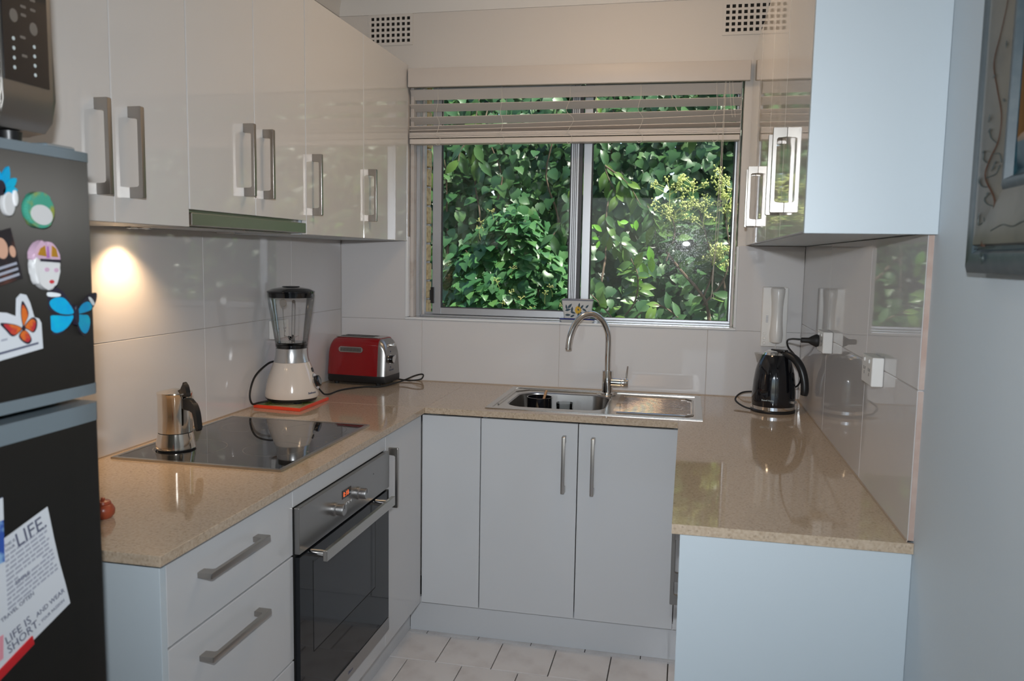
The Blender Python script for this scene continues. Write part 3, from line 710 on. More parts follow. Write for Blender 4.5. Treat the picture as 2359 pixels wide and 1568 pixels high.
# ================================================================== SINK AND TAP
sk = root('sink', 'stainless steel single-bowl sink with a ridged drainer on the right', 'sink', (1.21, -0.30, ZC))
SX0, SX1, SY0, SY1 = 0.818, 1.606, -0.556, -0.050
BW = (0.880, 1.248, -0.485, -0.155)
def ring_plate(bm, outer, inner, z_o, z_i):
    a = [bm.verts.new((x, y, z_o)) for x, y in outer]; b = [bm.verts.new((x, y, z_i)) for x, y in inner]; n = len(a)
    for i in range(n): bm.faces.new((a[i], a[(i + 1) % n], b[(i + 1) % n], b[i]))
    return a, b
inn = rrect(*BW, 0.075, 8); N = len(inn)
def project_rect(pts, x0, x1, y0, y1):
    cx, cy = (BW[0] + BW[1]) / 2, (BW[2] + BW[3]) / 2; out = []
    for x, y in pts:
        dx, dy = x - cx, y - cy
        t = min(((x1 - cx) / dx if dx > 1e-9 else 1e9), ((x0 - cx) / dx if dx < -1e-9 else 1e9), ((y1 - cy) / dy if dy > 1e-9 else 1e9), ((y0 - cy) / dy if dy < -1e-9 else 1e9))
        out.append((cx + dx * t, cy + dy * t))
    return out
zr = ZC + 0.0035
bm = bmesh.new()
XM = 1.285
out1 = project_rect(inn, SX0 + 0.022, XM, SY0 + 0.022, SY1 - 0.022)
for cxx, cyy in ((SX0 + 0.022, SY0 + 0.022), (SX0 + 0.022, SY1 - 0.022), (XM, SY0 + 0.022), (XM, SY1 - 0.022)):
    i = min(range(N), key=lambda q: (out1[q][0] - cxx) ** 2 + (out1[q][1] - cyy) ** 2); out1[i] = (cxx, cyy)
lip = [(x, y) for x, y in rrect(BW[0] - 0.006, BW[1] + 0.006, BW[2] - 0.006, BW[3] + 0.006, 0.081, 8)]
ring_plate(bm, out1, lip, zr - 0.0025, zr - 0.0028)
# outer raised rim all round and flat land on the right
for lo, hi in (((SX0, SY0), (SX1, SY0 + 0.022)), ((SX0, SY1 - 0.022), (SX1, SY1)), ((SX0, SY0 + 0.022), (SX0 + 0.022, SY1 - 0.022)), ((SX1 - 0.024, SY0 + 0.022), (SX1, SY1 - 0.022))):
    add_box(bm, (*lo, ZC + 0.0004), (*hi, zr))
finish('rim', bm, 'sink_steel', sk, smooth=True)
bm = bmesh.new()
lv = [(BW[0] - 0.006, BW[1] + 0.006, BW[2] - 0.006, BW[3] + 0.006, 0.081, zr - 0.0028), (*BW, 0.075, zr - 0.006), (BW[0] + 0.006, BW[1] - 0.006, BW[2] + 0.006, BW[3] - 0.006, 0.07, ZC - 0.05), (BW[0] + 0.014, BW[1] - 0.014, BW[2] + 0.014, BW[3] - 0.014, 0.065, ZC - 0.118), (BW[0] + 0.03, BW[1] - 0.03, BW[2] + 0.03, BW[3] - 0.03, 0.055, ZC - 0.132), (BW[0] + 0.15, BW[1] - 0.15, BW[2] + 0.13, BW[3] - 0.13, 0.03, ZC - 0.135)]
prev = None
for x0, x1, y0, y1, r, z in lv:
    cur = [bm.verts.new((x, y, z)) for x, y in rrect(x0, x1, y0, y1, r, 8)]
    if prev:
        for i in range(N): bm.faces.new((prev[i], prev[(i + 1) % N], cur[(i + 1) % N], cur[i]))
    prev = cur
bm.faces.new(prev)
finish('bowl', bm, 'bowl_shade_steel', sk, smooth=True)
lathe('waste', [(0.0, 0.0), (0.035, 0.0), (0.04, 0.002), (0.04, 0.0), (0.0, -0.003)], 'chrome', sk, (1.065, -0.32, ZC - 0.134), seg=24, local=False)
bm = bmesh.new()   # drainer: sloped tray with ridges and a stepped frame at its right
add_box(bm, (XM, SY0 + 0.022, ZC + 0.0003), (SX1 - 0.024, SY1 - 0.022, ZC + 0.0010))
finish('drainer', bm, 'drainer_reflection_steel', sk)
nr = 13
for k in range(nr):
    yy = -0.485 + k * (0.325 / (nr - 1)); x0 = 1.305 + 0.02 * abs(k - nr / 2) / nr; x1 = 1.555 - (0.035 if k in (0, nr - 1) else 0.012 if k in (1, nr - 2) else 0)
    tube('ridge', [(x0, yy, ZC - 0.0022), (x1 - 0.01, yy, ZC - 0.0014), (x1, yy, ZC - 0.0024)], 0.0048, 'drainer_reflection_steel', sk, seg=10, sm=3, flat=1.0)
tube('drainer_step', [(1.30, -0.505, ZC + 0.0015), (1.545, -0.505, ZC + 0.0015), (1.572, -0.475, ZC + 0.0015), (1.572, -0.165, ZC + 0.0015), (1.545, -0.135, ZC + 0.0015), (1.30, -0.125, ZC + 0.0015)], 0.0045, 'sink_steel', sk, seg=8, sm=0)
tube('rim_step', [(1.235, -0.105, ZC + 0.002), (0.90, -0.105, ZC + 0.002), (0.852, -0.16, ZC + 0.002), (0.85, -0.47, ZC + 0.002)], 0.0035, 'sink_steel', sk, seg=8, sm=0)
lathe('tap_plate', [(0.0, 0.0), (0.045, 0.0), (0.044, 0.0016), (0.0, 0.0016)], 'sink_steel', sk, (1.227, -0.108, ZC + 0.0012), seg=32, local=False)

tp = root('mixer_tap', 'chrome gooseneck mixer tap behind the sink', 'tap', (1.227, -0.108, ZC + 0.003))
lathe('body', [(0.0, 0.0), (0.0275, 0.0), (0.0275, 0.004), (0.0225, 0.007), (0.0225, 0.096), (0.0205, 0.098), (0.0, 0.098)], 'chrome', tp, seg=36)
sp = [(0.0, 0, 0.09), (-0.001, 0, 0.16), (-0.001, 0.0, 0.225), (-0.006, -0.004, 0.262), (-0.026, -0.015, 0.304), (-0.062, -0.034, 0.331), (-0.100, -0.055, 0.325), (-0.130, -0.073, 0.292), (-0.146, -0.083, 0.25), (-0.152, -0.088, 0.215), (-0.1535, -0.089, 0.193)]
tube('spout', sp, 0.0125, 'chrome', tp, seg=20, sm=6, local=True)
lathe('aerator', [(0.0, 0.0), (0.0118, 0.0), (0.0118, 0.006), (0.0, 0.006)], 'steel', tp, (-0.1537, -0.0893, 0.188), seg=20)
lathe('valve_body', [(0.0, 0.0), (0.0185, 0.0), (0.0185, 0.040), (0.016, 0.042), (0.016, 0.045), (0.0, 0.045)], 'chrome', tp, (0.016, -0.004, 0.050), seg=28, axis='x')
lathe('cartridge_cap', [(0.0, 0.0), (0.019, 0.0), (0.019, 0.022), (0.0175, 0.024), (0.0, 0.024)], 'chrome', tp, (0.062, -0.004, 0.050), seg=28, axis='x')
tube('lever', [(0.076, -0.004, 0.062), (0.079, -0.004, 0.09), (0.082, -0.005, 0.119)], [0.004, 0.0035, 0.0032], 'chrome', tp, seg=12, sm=3, local=True)

jug = root('black_pot', 'black pot with a wooden spoon handle sitting in the sink bowl', 'pot', (0.972, -0.262, ZC - 0.1335))
lathe('vessel', [(0.0, 0.0), (0.045, 0.0), (0.049, 0.006), (0.050, 0.133), (0.0515, 0.136), (0.048, 0.136), (0.047, 0.01), (0.0, 0.008)], 'black_gloss', jug, seg=36)
tube('grip', [(-0.046, -0.018, 0.045), (-0.075, -0.032, 0.048), (-0.092, -0.04, 0.046)], [0.009, 0.008, 0.007], 'black', jug, seg=10, sm=4, local=True)
sn = tube('wooden_spoon', [(0.965, -0.275, ZC - 0.118), (0.990, -0.258, ZC - 0.0), (0.998, -0.250, ZC + 0.028)], [0.006, 0.0055, 0.0045], 'wood', seg=10, sm=3)
setp(sn, 'wooden spoon handle leaning out of the black pot in the sink', 'spoon')
gl = root('tumbler', 'clear glass tumbler standing in the sink bowl', 'glass', (1.075, -0.270, ZC - 0.1335))
lathe('wall', [(0.029, 0.0), (0.034, 0.119), (0.0325, 0.119), (0.0275, 0.006)], 'glass', gl, seg=32, cap0=False, cap1=False)
lathe('foot', [(0.0, 0.0), (0.0285, 0.0), (0.0285, 0.005), (0.0, 0.005)], 'glass', gl, seg=32)

# ================================================================== WORKTOP THINGS
# moka pot
mk = root('moka_pot', 'polished steel moka pot with black handle standing on the cooktop', 'moka pot', (0.135, -1.430, ZC + 0.0048), R(-18))
lathe('base_ring', [(0.0, 0.0), (0.052, 0.0), (0.053, 0.004), (0.0, 0.004)], 'black', mk)
lathe('boiler', [(0.0, 0.004), (0.0545, 0.004), (0.0545, 0.007), (0.047, 0.048), (0.0, 0.048)], 'moka_steel', mk)
lathe('seam', [(0.0, 0.048), (0.0455, 0.048), (0.0455, 0.050), (0.0, 0.050)], 'dark', mk)
lathe('pot', [(0.0, 0.050), (0.0465, 0.050), (0.0460, 0.10), (0.0455, 0.150), (0.0475, 0.160), (0.046, 0.160), (0.0, 0.158)], 'moka_steel', mk)
lathe('lid', [(0.0475, 0.160), (0.047, 0.1625), (0.03, 0.167), (0.012, 0.171), (0.0, 0.1715)], 'moka_steel', mk)
plate('spout_lip', [(-0.060, 0.0), (-0.044, -0.016), (-0.040, 0.0), (-0.044, 0.016)], 0.012, frame_m((0, 0, 0.149), X3, Y3, Z3), 'moka_steel', mk, bev=0.002, local=True)
lathe('valve', [(0.0, 0.0), (0.007, 0.0), (0.0055, 0.005), (0.0, 0.006)], 'moka_steel', mk, (-0.049, -0.012, 0.034), seg=16, axis='-x')
def slab_xz(name, pts, th, mat, parent, bev):
    return plate(name, pts, th, frame_m((0, -th / 2 * -1, 0), X3, Z3, -Y3), mat, parent, bev=bev, local=True)
hp = closed_spline([(0.044, 0.146), (0.060, 0.150), (0.082, 0.142), (0.097, 0.118), (0.103, 0.085), (0.105, 0.066), (0.093, 0.064), (0.089, 0.088), (0.082, 0.110), (0.070, 0.120), (0.045, 0.117)], 4)
slab_xz('grip', hp, 0.016, 'black', mk, 0.003)
kp = closed_spline([(0.020, 0.167), (0.036, 0.172), (0.044, 0.194), (0.054, 0.183), (0.059, 0.166), (0.062, 0.155), (0.046, 0.155), (0.034, 0.163)], 4)
slab_xz('lid_knob', kp, 0.014, 'black', mk, 0.0025)

# book under the blender
bk = root('book', 'thin red-edged book lying flat under the blender', 'book', (0.112, -0.685, ZC))
bm = bmesh.new()
Q = [(0.012, -0.795), (0.207, -0.818), (0.203, -0.572), (0.018, -0.552)]
IM = frame_m((0, 0, 0), X3, Y3, Z3)
plate('cover', Q, 0.0115, frame_m((0, 0, ZC + 0.0003), X3, Y3, Z3), 'red_edge', bk, bev=0.0012)
plate('cover_print', [(0.016, -0.790), (0.203, -0.812), (0.199, -0.577), (0.022, -0.557)], 0.0004, frame_m((0, 0, ZC + 0.0118), X3, Y3, Z3), 'book_cover', bk)
# blender
ZBk = ZC + 0.0124
bl = root('blender', 'cream blender with glass jug and black lid standing on a red-edged book', 'blender', (0.1085, -0.685, ZBk), 0.0)
for a in (45, 135, 225, 315): lathe('foot', [(0.0, 0.0), (0.016, 0.0), (0.018, 0.012), (0.0, 0.012)], 'black', bl, (0.062 * math.cos(R(a)), 0.062 * math.sin(R(a)), 0), seg=16)
lathe('base_plate', [(0.0, 0.008), (0.090, 0.008), (0.093, 0.018), (0.0, 0.018)], 'black', bl)
lathe('motor_housing', [(0.0, 0.018), (0.096, 0.018), (0.0985, 0.026), (0.096, 0.045), (0.088, 0.085), (0.077, 0.118), (0.068, 0.140), (0.0645, 0.148), (0.0, 0.148)], 'cream_gloss', bl, seg=56)
lathe('collar', [(0.0, 0.1485), (0.0645, 0.1485), (0.060, 0.165), (0.0575, 0.185), (0.0575, 0.199), (0.0, 0.199)], 'silver', bl, seg=56)
lathe('blade_seat', [(0.0, 0.1995), (0.0545, 0.1995), (0.0545, 0.212), (0.0, 0.216)], 'black_gloss', bl)
jb = bmesh.new(); seg = 48; prof = [(0.0575, 0.2005), (0.0585, 0.215), (0.066, 0.265), (0.074, 0.315), (0.0815, 0.365), (0.0845, 0.392), (0.0850, 0.408)]
rings = []
for r, z in prof:
    fl = 0.0022 if 0.22 < z < 0.37 else 0.0
    rings.append([jb.verts.new(((r - (fl if i % 6 in (0, 1) else 0)) * math.cos(2 * math.pi * i / seg), (r - (fl if i % 6 in (0, 1) else 0)) * math.sin(2 * math.pi * i / seg), z)) for i in range(seg)])
for a, b in zip(rings, rings[1:]):
    for i in range(seg): jb.faces.new((a[i], a[(i + 1) % seg], b[(i + 1) % seg], b[i]))
finish('jug', jb, 'jar_glass', bl, smooth=True, local=True)
for k in range(8):
    a = 2 * math.pi * k / 8 + 0.1
    tube('rib', [(0.0625 * math.cos(a), 0.0625 * math.sin(a), 0.235), (0.070 * math.cos(a), 0.070 * math.sin(a), 0.285), (0.0775 * math.cos(a), 0.0775 * math.sin(a), 0.345)], 0.0016, 'jar_glass', bl, seg=6, sm=3, local=True)
lathe('jug_floor', [(0.0, 0.218), (0.054, 0.218), (0.054, 0.221), (0.0, 0.222)], 'black_gloss', bl)
for a in (20, 110, 200, 290): plate('blade', [(0.0, -0.004), (0.024, -0.006), (0.03, 0.0), (0.0, 0.005)], 0.001, Matrix.Rotation(R(a), 4, 'Z') @ Matrix.Translation((0, 0, 0.232)) @ Matrix.Rotation(R(-25), 4, 'Y'), 'chrome', bl, local=True)
tube('jug_handle', [(-0.03, 0.078, 0.365), (-0.044, 0.105, 0.35), (-0.046, 0.105, 0.29), (-0.04, 0.09, 0.235), (-0.022, 0.055, 0.222)], 0.007, 'jar_glass', bl, seg=10, sm=5, local=True)
lathe('badge', [(0.0, 0.0), (0.014, 0.0), (0.013, 0.002), (0.0, 0.002)], 'steel', bl, (0.010, -0.0795, 0.370), seg=24, axis='-y')
lathe('lid', [(0.0, 0.386), (0.0795, 0.386), (0.081, 0.402), (0.0865, 0.404), (0.0865, 0.409), (0.070, 0.417), (0.035, 0.424), (0.0, 0.424)], 'black_gloss', bl, seg=48)
lathe('lid_cap', [(0.0, 0.423), (0.034, 0.4235), (0.030, 0.4275), (0.0, 0.4295)], 'black_gloss', bl, seg=32)
# dial on the right-front flank
def flank(ang, z, r): return Vector((r * math.cos(R(ang)), r * math.sin(R(ang)), z))
dm = frame_m(flank(8, 0.075, 0.0885), (-math.sin(R(8)), math.cos(R(8)), 0), (-0.28 * math.cos(R(8)), -0.28 * math.sin(R(8)), 0.96), (0.96 * math.cos(R(8)), 0.96 * math.sin(R(8)), 0.28))
plate('dial_bezel', ellipse(0, 0, 0.026, 0.031, 32), 0.006, dm, 'silver', bl, z0=-0.002, bev=0.001, local=True)
dk = plate('dial', ellipse(0, 0, 0.019, 0.021, 28), 0.015, dm, 'black_gloss', bl, z0=0.004, bev=0.005, local=True)
dm2 = frame_m(flank(8, 0.118, 0.0765), (-math.sin(R(8)), math.cos(R(8)), 0), (-0.28 * math.cos(R(8)), -0.28 * math.sin(R(8)), 0.96), (0.96 * math.cos(R(8)), 0.96 * math.sin(R(8)), 0.28))
plate('pulse_button', ellipse(0, 0, 0.007, 0.009, 20), 0.005, dm2, 'black', bl, z0=-0.001, bev=0.001, local=True)
a = -17; tm = frame_m(flank(a, 0.036, 0.0985), (-math.sin(R(a)), math.cos(R(a)), 0), (-0.2 * math.cos(R(a)), -0.2 * math.sin(R(a)), 0.98), (0.98 * math.cos(R(a)), 0.98 * math.sin(R(a)), 0.2))
text('brand_print', 'Sunbeam', 0.011, tm, 'ink', bl, shear=0.35, align='CENTER', local=True, ext=0.0006)
crd = tube('power_cord', [(0.033, -0.655, 1.055), (0.020, -0.70, 1.05), (0.018, -0.79, 1.015), (0.022, -0.835, 0.96), (0.024, -0.825, 0.921), (0.030, -0.790, 0.918), (0.055, -0.765, 0.922)], 0.0035, 'rubber', bl, seg=8, sm=6)

# socket on the left wall, behind the blender
def socket(name, label, face, wall, y0, y1, z0, z1):
    t = root('power_outlet', label, 'power outlet', (wall, (y0 + y1) / 2, z0), group='white power outlets')
    lo, hi = (min(face, wall), y0, z0), (max(face, wall), y1, z1)
    sg = 1 if face > wall else -1
    box('box', lo, hi, 'white_plastic', t, bev=0.003)
    for yy in (y0 + (y1 - y0) * 0.27, y0 + (y1 - y0) * 0.73):
        for a, dy in ((25, -0.007), (-25, 0.007), (0, 0)):
            zz = (z0 + z1) / 2 + (-0.009 if a == 0 else 0.002)
            m = frame_m((face, yy + dy, zz), Y3 if sg > 0 else -Y3, Z3, X3 * sg) @ Matrix.Rotation(R(a * sg), 4, 'Z')
            plate('slot', [(-0.001, -0.004), (0.001, -0.004), (0.001, 0.004), (-0.001, 0.004)], 0.0004, m, 'dark', t)
        box('switch', (face, yy - 0.006, z1 - 0.016), (face + 0.003 * sg, yy + 0.006, z1 - 0.007), 'white_plastic', t, bev=0.001)
    return t
socket('s', 'white power outlet on the left wall half hidden by the blender', 0.022, 0.0003, -0.655, -0.54, 1.135, 1.205)
so1 = socket('s', 'white double power outlet on the right wall with the black kettle plug in it', 1.962, XTR - 0.0003, -0.73, -0.615, 1.172, 1.240)
so2 = socket('s', 'white double power outlet on the right wall nearer the camera, unused', 1.965, XTR - 0.0003, -1.42, -1.31, 1.172, 1.241)

# toaster (built along its own x axis, ends on a slight turn)
ts = root('toaster', 'red two-slice toaster with a steel end in the corner of the worktop', 'toaster', (0.160, -0.122, ZC), R(-5))
def t_section(x, zt, hy, zb, n=8):
    pts = []; r = min(0.034, (zt - zb) * 0.45); hb, ht = hy, hy * 0.86
    pts.append((hb, zb))
    for k in range(n + 1):
        a = R(90 * k / n); pts.append((ht - r + r * math.cos(a) + (hb - ht) * (1 - 1) , zt - r + r * math.sin(a)))
    for k in range(n + 1):
        a = R(90 + 90 * k / n); pts.append((-ht + r + r * math.cos(a), zt - r + r * math.sin(a)))
    pts.append((-hb, zb))
    return [(x, y, z) for y, z in pts]
def loft(bm, stations, mi=0, closed=True):
    rings = [[bm.verts.new(p) for p in st] for st in stations]
    for a, b in zip(rings, rings[1:]):
        n = len(a)
        for i in range(n):
            bm.faces.new((a[i], a[(i + 1) % n], b[(i + 1) % n], b[i])).material_index = mi
    bm.faces.new(list(reversed(rings[0]))).material_index = mi; bm.faces.new(rings[-1]).material_index = mi
ZTb = 0.042
def env(x):   # rounded shoulders at both ends
    u = abs(x); e = 0.137
    if u < 0.098: return 0.203, 0.084
    k = (u - 0.098) / (e - 0.098); return 0.203 - 0.058 * (1 - math.sqrt(max(0, 1 - k * k))) - 0.0 , 0.084 - 0.010 * k * k
bm = bmesh.new()
loft(bm, [t_section(x, *env(x), ZTb) for x in (-0.137, -0.1355, -0.131, -0.125, -0.115, -0.098, -0.05, 0.0, 0.05, 0.098, 0.104)])
finish('shell', bm, 'red', ts, smooth=True, local=True)
bm = bmesh.new()
loft(bm, [[(p[0], p[1] * 0.955, p[2] - (0.003 if p[2] > 0.1 else 0)) for p in t_section(x, *env(x), ZTb)] for x in (0.1042, 0.115, 0.124, 0.130, 0.1345, 0.1365)])
finish('end_panel', bm, 'toaster_steel', ts, smooth=True, local=True)
bm = bmesh.new()
loft(bm, [[(x, hy * s, z) for s, z in ((1, 0.042), (1, 0.022), (0.94, 0.012), (-0.94, 0.012), (-1, 0.022), (-1, 0.042))] for x, hy in ((-0.134, 0.076), (-0.125, 0.0835), (0.0, 0.0845), (0.12, 0.0835), (0.136, 0.074))])
finish('base', bm, 'black', ts, smooth=True, local=True)
for sx in (-0.10, 0.10):
    for sy in (-0.06, 0.06): lathe('foot', [(0.0, 0.0), (0.010, 0.0), (0.011, 0.0125), (0.0, 0.0125)], 'rubber', ts, (sx, sy, 0.0002), seg=14)
plate('top_plate', rrect(-0.112, 0.100, -0.050, 0.050, 0.012, 4), 0.0025, frame_m((0, 0, 0.2022), X3, Y3, Z3), 'steel', ts, bev=0.0006, local=True)
for yy in (-0.022, 0.022): plate('slot', rrect(-0.095, 0.062, yy - 0.013, yy + 0.013, 0.004, 3), 0.0004, frame_m((0, 0, 0.2049), X3, Y3, Z3), 'dark', ts, local=True)
# louvre badge on the front
fm = frame_m((-0.022, -0.0765, 0.152), X3, Vector((0, 0.115, 1)).normalized(), Vector((0, -1, 0.115)).normalized())
plate('vent_rim', rrect(-0.058, 0.058, -0.012, 0.012, 0.0115, 5), 0.003, fm, 'steel', ts, bev=0.0008, local=True)
vb = bmesh.new()
for k in range(17): add_plate(vb, [(-0.048 + k * 0.0058, -0.008), (-0.0452 + k * 0.0058, -0.008), (-0.0452 + k * 0.0058, 0.008), (-0.048 + k * 0.0058, 0.008)], 0.0004, fm, 0.0029)
finish('vent_slits', vb, 'dark', ts, local=True)
em = frame_m((0.1366, -0.020, 0.112), Y3, Z3, X3)
plate('dial_ring', ellipse(0, 0, 0.021, 0.021, 32), 0.002, em, 'chrome', ts, z0=-0.0005, local=True)
plate('dial', ellipse(0, 0, 0.017, 0.017, 32), 0.016, em, 'black_gloss', ts, z0=0.0015, bev=0.002, local=True)
plate('dial_face', ellipse(0, 0, 0.0145, 0.0145, 32), 0.0006, em, 'silver', ts, z0=0.0175, local=True)
plate('button', ellipse(0.040, 0.006, 0.009, 0.009, 24), 0.005, em, 'silver', ts, bev=0.001, local=True)
for v in (0.033, -0.034): plate('indicator', ellipse(0.003, v, 0.0035, 0.0035, 14), 0.001, em, 'ink', ts, local=True)
box('lever', (0.126, -0.016, 0.166), (0.150, 0.014, 0.180), 'chrome', ts, bev=0.004, local=True)
text('brand_print', 'KitchenAid', 0.009, frame_m((0.1368, -0.028, 0.062), Y3, Z3, X3), 'ink', ts, local=True)
tube('power_cord', [(0.225, -0.02, 0.910), (0.285, -0.035, 0.908), (0.345, -0.045, 0.906), (0.392, -0.030, 0.912), (0.398, -0.02, 0.932), (0.372, -0.055, 0.930), (0.33, -0.12, 0.912), (0.286, -0.232, 0.905), (0.215, -0.262, 0.904), (0.16, -0.36, 0.904), (0.155, -0.48, 0.905), (0.15, -0.535, 0.93), (0.09, -0.545, 1.02), (0.03, -0.56, 1.14)], 0.0033, 'rubber', ts, seg=8, sm=7)

# kettle
kt = root('kettle', 'black electric kettle with a steel base band beside the right wall', 'kettle', (1.867, -0.285, ZC), R(-38))
lathe('power_base', [(0.0, 0.0003), (0.080, 0.0003), (0.081, 0.008), (0.078, 0.012), (0.0, 0.012)], 'black', kt, seg=56)
lathe('steel_band', [(0.0, 0.0122), (0.0785, 0.0122), (0.0785, 0.024), (0.0, 0.024)], 'chrome', kt, seg=56)
lathe('body', [(0.0, 0.0242), (0.0775, 0.0242), (0.0785, 0.04), (0.0780, 0.075), (0.0750, 0.115), (0.0690, 0.155), (0.0600, 0.188), (0.0500, 0.209), (0.0460, 0.214), (0.0, 0.214)], 'black_gloss', kt, seg=64)
lathe('lid', [(0.0, 0.2142), (0.0435, 0.2142), (0.040, 0.222), (0.026, 0.229), (0.0, 0.231)], 'chrome', kt, seg=40)
plate('lid_knob', closed_spline([(-0.012, -0.010), (0.040, -0.015), (0.046, 0.0), (0.040, 0.015), (-0.012, 0.010)], 4), 0.008, frame_m((0, 0, 0.226), X3, Y3, Z3), 'black', kt, bev=0.002, local=True)
bm = bmesh.new()
loft(bm, [[(-0.052, -0.020, 0.17), (-0.052, 0.020, 0.17), (-0.045, 0.022, 0.212), (-0.045, -0.022, 0.212)], [(-0.068, -0.014, 0.178), (-0.068, 0.014, 0.178), (-0.073, 0.015, 0.2125), (-0.073, -0.015, 0.2125)], [(-0.078, -0.007, 0.196), (-0.078, 0.007, 0.196), (-0.086, 0.007, 0.214), (-0.086, -0.007, 0.214)]])
finish('spout', bm, 'steel', kt, smooth=True, local=True)
tube('grip', [(0.022, 0, 0.219), (0.055, 0, 0.217), (0.085, 0, 0.202), (0.109, 0, 0.172), (0.123, 0, 0.132), (0.127, 0, 0.095), (0.124, 0, 0.078)], [0.011, 0.0135, 0.0145, 0.0145, 0.014, 0.0135, 0.012], 'black', kt, seg=16, sm=6, local=True, flat=1.15)
plate('water_gauge', rrect(-0.008, 0.008, -0.05, 0.05, 0.007, 4), 0.006, frame_m((0.0775, 0, 0.106), Y3, Vector((-0.09, 0, 1)).normalized(), Vector((1, 0, 0.09)).normalized()), 'oven_glass', kt, z0=-0.004, bev=0.001, local=True)
box('switch', (0.076, -0.011, 0.040), (0.092, 0.011, 0.050), 'silver', kt, bev=0.002, local=True)
a = -72; tm = frame_m((0.0787 * math.cos(R(a)), 0.0787 * math.sin(R(a)), 0.048), (-math.sin(R(a)), math.cos(R(a)), 0), Z3, (math.cos(R(a)), math.sin(R(a)), 0))
text('brand_print', 'Russell Hobbs', 0.0078, tm, 'icon', kt, align='CENTER', local=True, ext=0.0009)
tube('power_cord', [(1.805, -0.32, ZC + 0.006), (1.762, -0.28, ZC + 0.010), (1.735, -0.20, ZC + 0.022), (1.765, -0.12, ZC + 0.038), (1.83, -0.12, ZC + 0.05), (1.90, -0.15, ZC + 0.09), (1.945, -0.26, ZC + 0.09), (1.956, -0.33, ZC + 0.14), (1.945, -0.27, ZC + 0.20), (1.92, -0.22, ZC + 0.235), (1.905, -0.30, ZC + 0.268), (1.898, -0.48, ZC + 0.292), (1.906, -0.625, ZC + 0.305)], 0.0034, 'rubber', kt, seg=8, sm=7)
lathe('plug', [(0.0, 0.0), (0.019, 0.0), (0.021, 0.006), (0.019, 0.012), (0.014, 0.022), (0.009, 0.030), (0.0085, 0.052), (0.0055, 0.055), (0.0, 0.055)], 'rubber', kt, (1.9605, -0.648, 1.205), seg=24, local=False, axis='-x')

# small rust-red jar peeking out from behind the fridge
jr = root('jar', 'small rust-red jar on the worktop mostly hidden behind the fridge', 'jar', (0.350, -1.990, ZC))
lathe('belly', [(0.0, 0.0003), (0.016, 0.0003), (0.022, 0.008), (0.023, 0.018), (0.018, 0.028), (0.014, 0.031), (0.0, 0.031)], 'terracotta', jr, seg=28)
lathe('lid', [(0.0, 0.0312), (0.016, 0.0312), (0.014, 0.036), (0.004, 0.038), (0.004, 0.043), (0.0, 0.044)], 'terracotta', jr, seg=28)

# intercom handset on the back wall
ic = root('intercom', 'white intercom handset on the back wall above the kettle', 'intercom', (1.885, 0, 1.115))
IX0, IX1 = 1.834, 1.934
box('base', (IX0, -0.020, 1.115), (IX1, -0.0003, 1.357), 'white_plastic', ic, bev=0.004)
bm = bmesh.new()
hs = []
for z, hw, d in ((1.130, 0.014, 0.020), (1.136, 0.024, 0.036), (1.165, 0.027, 0.042), (1.20, 0.024, 0.036), (1.25, 0.022, 0.034), (1.30, 0.024, 0.037), (1.335, 0.028, 0.042), (1.350, 0.028, 0.038), (1.356, 0.022, 0.024)):
    cx = 1.893; hs.append([(cx + hw * math.cos(R(180 + 180 * k / 10)), -0.019 + d * 1.0 * math.sin(R(180 + 180 * k / 10)) * 1.0, z) for k in range(11)])
loft(bm, hs); finish('handset', bm, 'white_plastic', ic, smooth=True)
for k in range(3): lathe('button', [(0.0, 0.0), (0.0062, 0.0), (0.0055, 0.003), (0.0, 0.003)], 'white_plastic', ic, (1.848, -0.0202, 1.130 + k * 0.019), seg=16, local=False, axis='-y')
for k in range(5): box('grille_slit', (1.851, -0.0206, 1.214 + k * 0.006), (1.860, -0.0199, 1.2165 + k * 0.006), 'ink_soft', ic)
tube('cord', [(1.893, -0.03, 1.134), (1.893, -0.026, 1.105), (1.90, -0.012, 1.06), (1.93, -0.008, 1.10)], 0.002, 'white_plastic', ic, seg=6, sm=6)

# flower pot on the ledge
fp = root('flower_pot', 'small square ceramic flower pot painted with a yellow flower on the window ledge', 'flower pot', (1.078, 0.030, WZ0), R(3))
def taper(name, x, y, z0, z1, x2, y2, mat, parent, wall=None):
    bm = bmesh.new()
    o0 = rrect(-x, x, -y, y, 0.006, 3); o1 = rrect(-x2, x2, -y2, y2, 0.006, 3)
    a = [bm.verts.new((p[0], p[1], z0)) for p in o0]; b = [bm.verts.new((p[0], p[1], z1)) for p in o1]; n = len(a)
    for i in range(n): bm.faces.new((a[i], a[(i + 1) % n], b[(i + 1) % n], b[i]))
    bm.faces.new(list(reversed(a)))
    if wall:
        c = [bm.verts.new((p[0], p[1], z1)) for p in rrect(-x2 + wall, x2 - wall, -y2 + wall, y2 - wall, 0.004, 3)]; d = [bm.verts.new((p[0], p[1], z0 + 0.008)) for p in rrect(-x + wall, x - wall, -y + wall, y - wall, 0.004, 3)]
        for i in range(n):
            bm.faces.new((b[i], b[(i + 1) % n], c[(i + 1) % n], c[i])); bm.faces.new((c[i], c[(i + 1) % n], d[(i + 1) % n], d[i]))
        bm.faces.new(d)
    else: bm.faces.new(b)
    return finish(name, bm, mat, parent, smooth=True, local=True)
taper('saucer', 0.066, 0.030, 0.0003, 0.013, 0.074, 0.036, 'pot', fp); taper('saucer_rim', 0.0742, 0.0362, 0.0132, 0.0185, 0.0752, 0.0372, 'pot_blue', fp)
taper('pot', 0.056, 0.026, 0.0188, 0.094, 0.067, 0.034, 'pot', fp, wall=0.005); taper('rim', 0.0675, 0.0345, 0.0942, 0.1000, 0.0685, 0.0355, 'pot_grey', fp, wall=0.007)
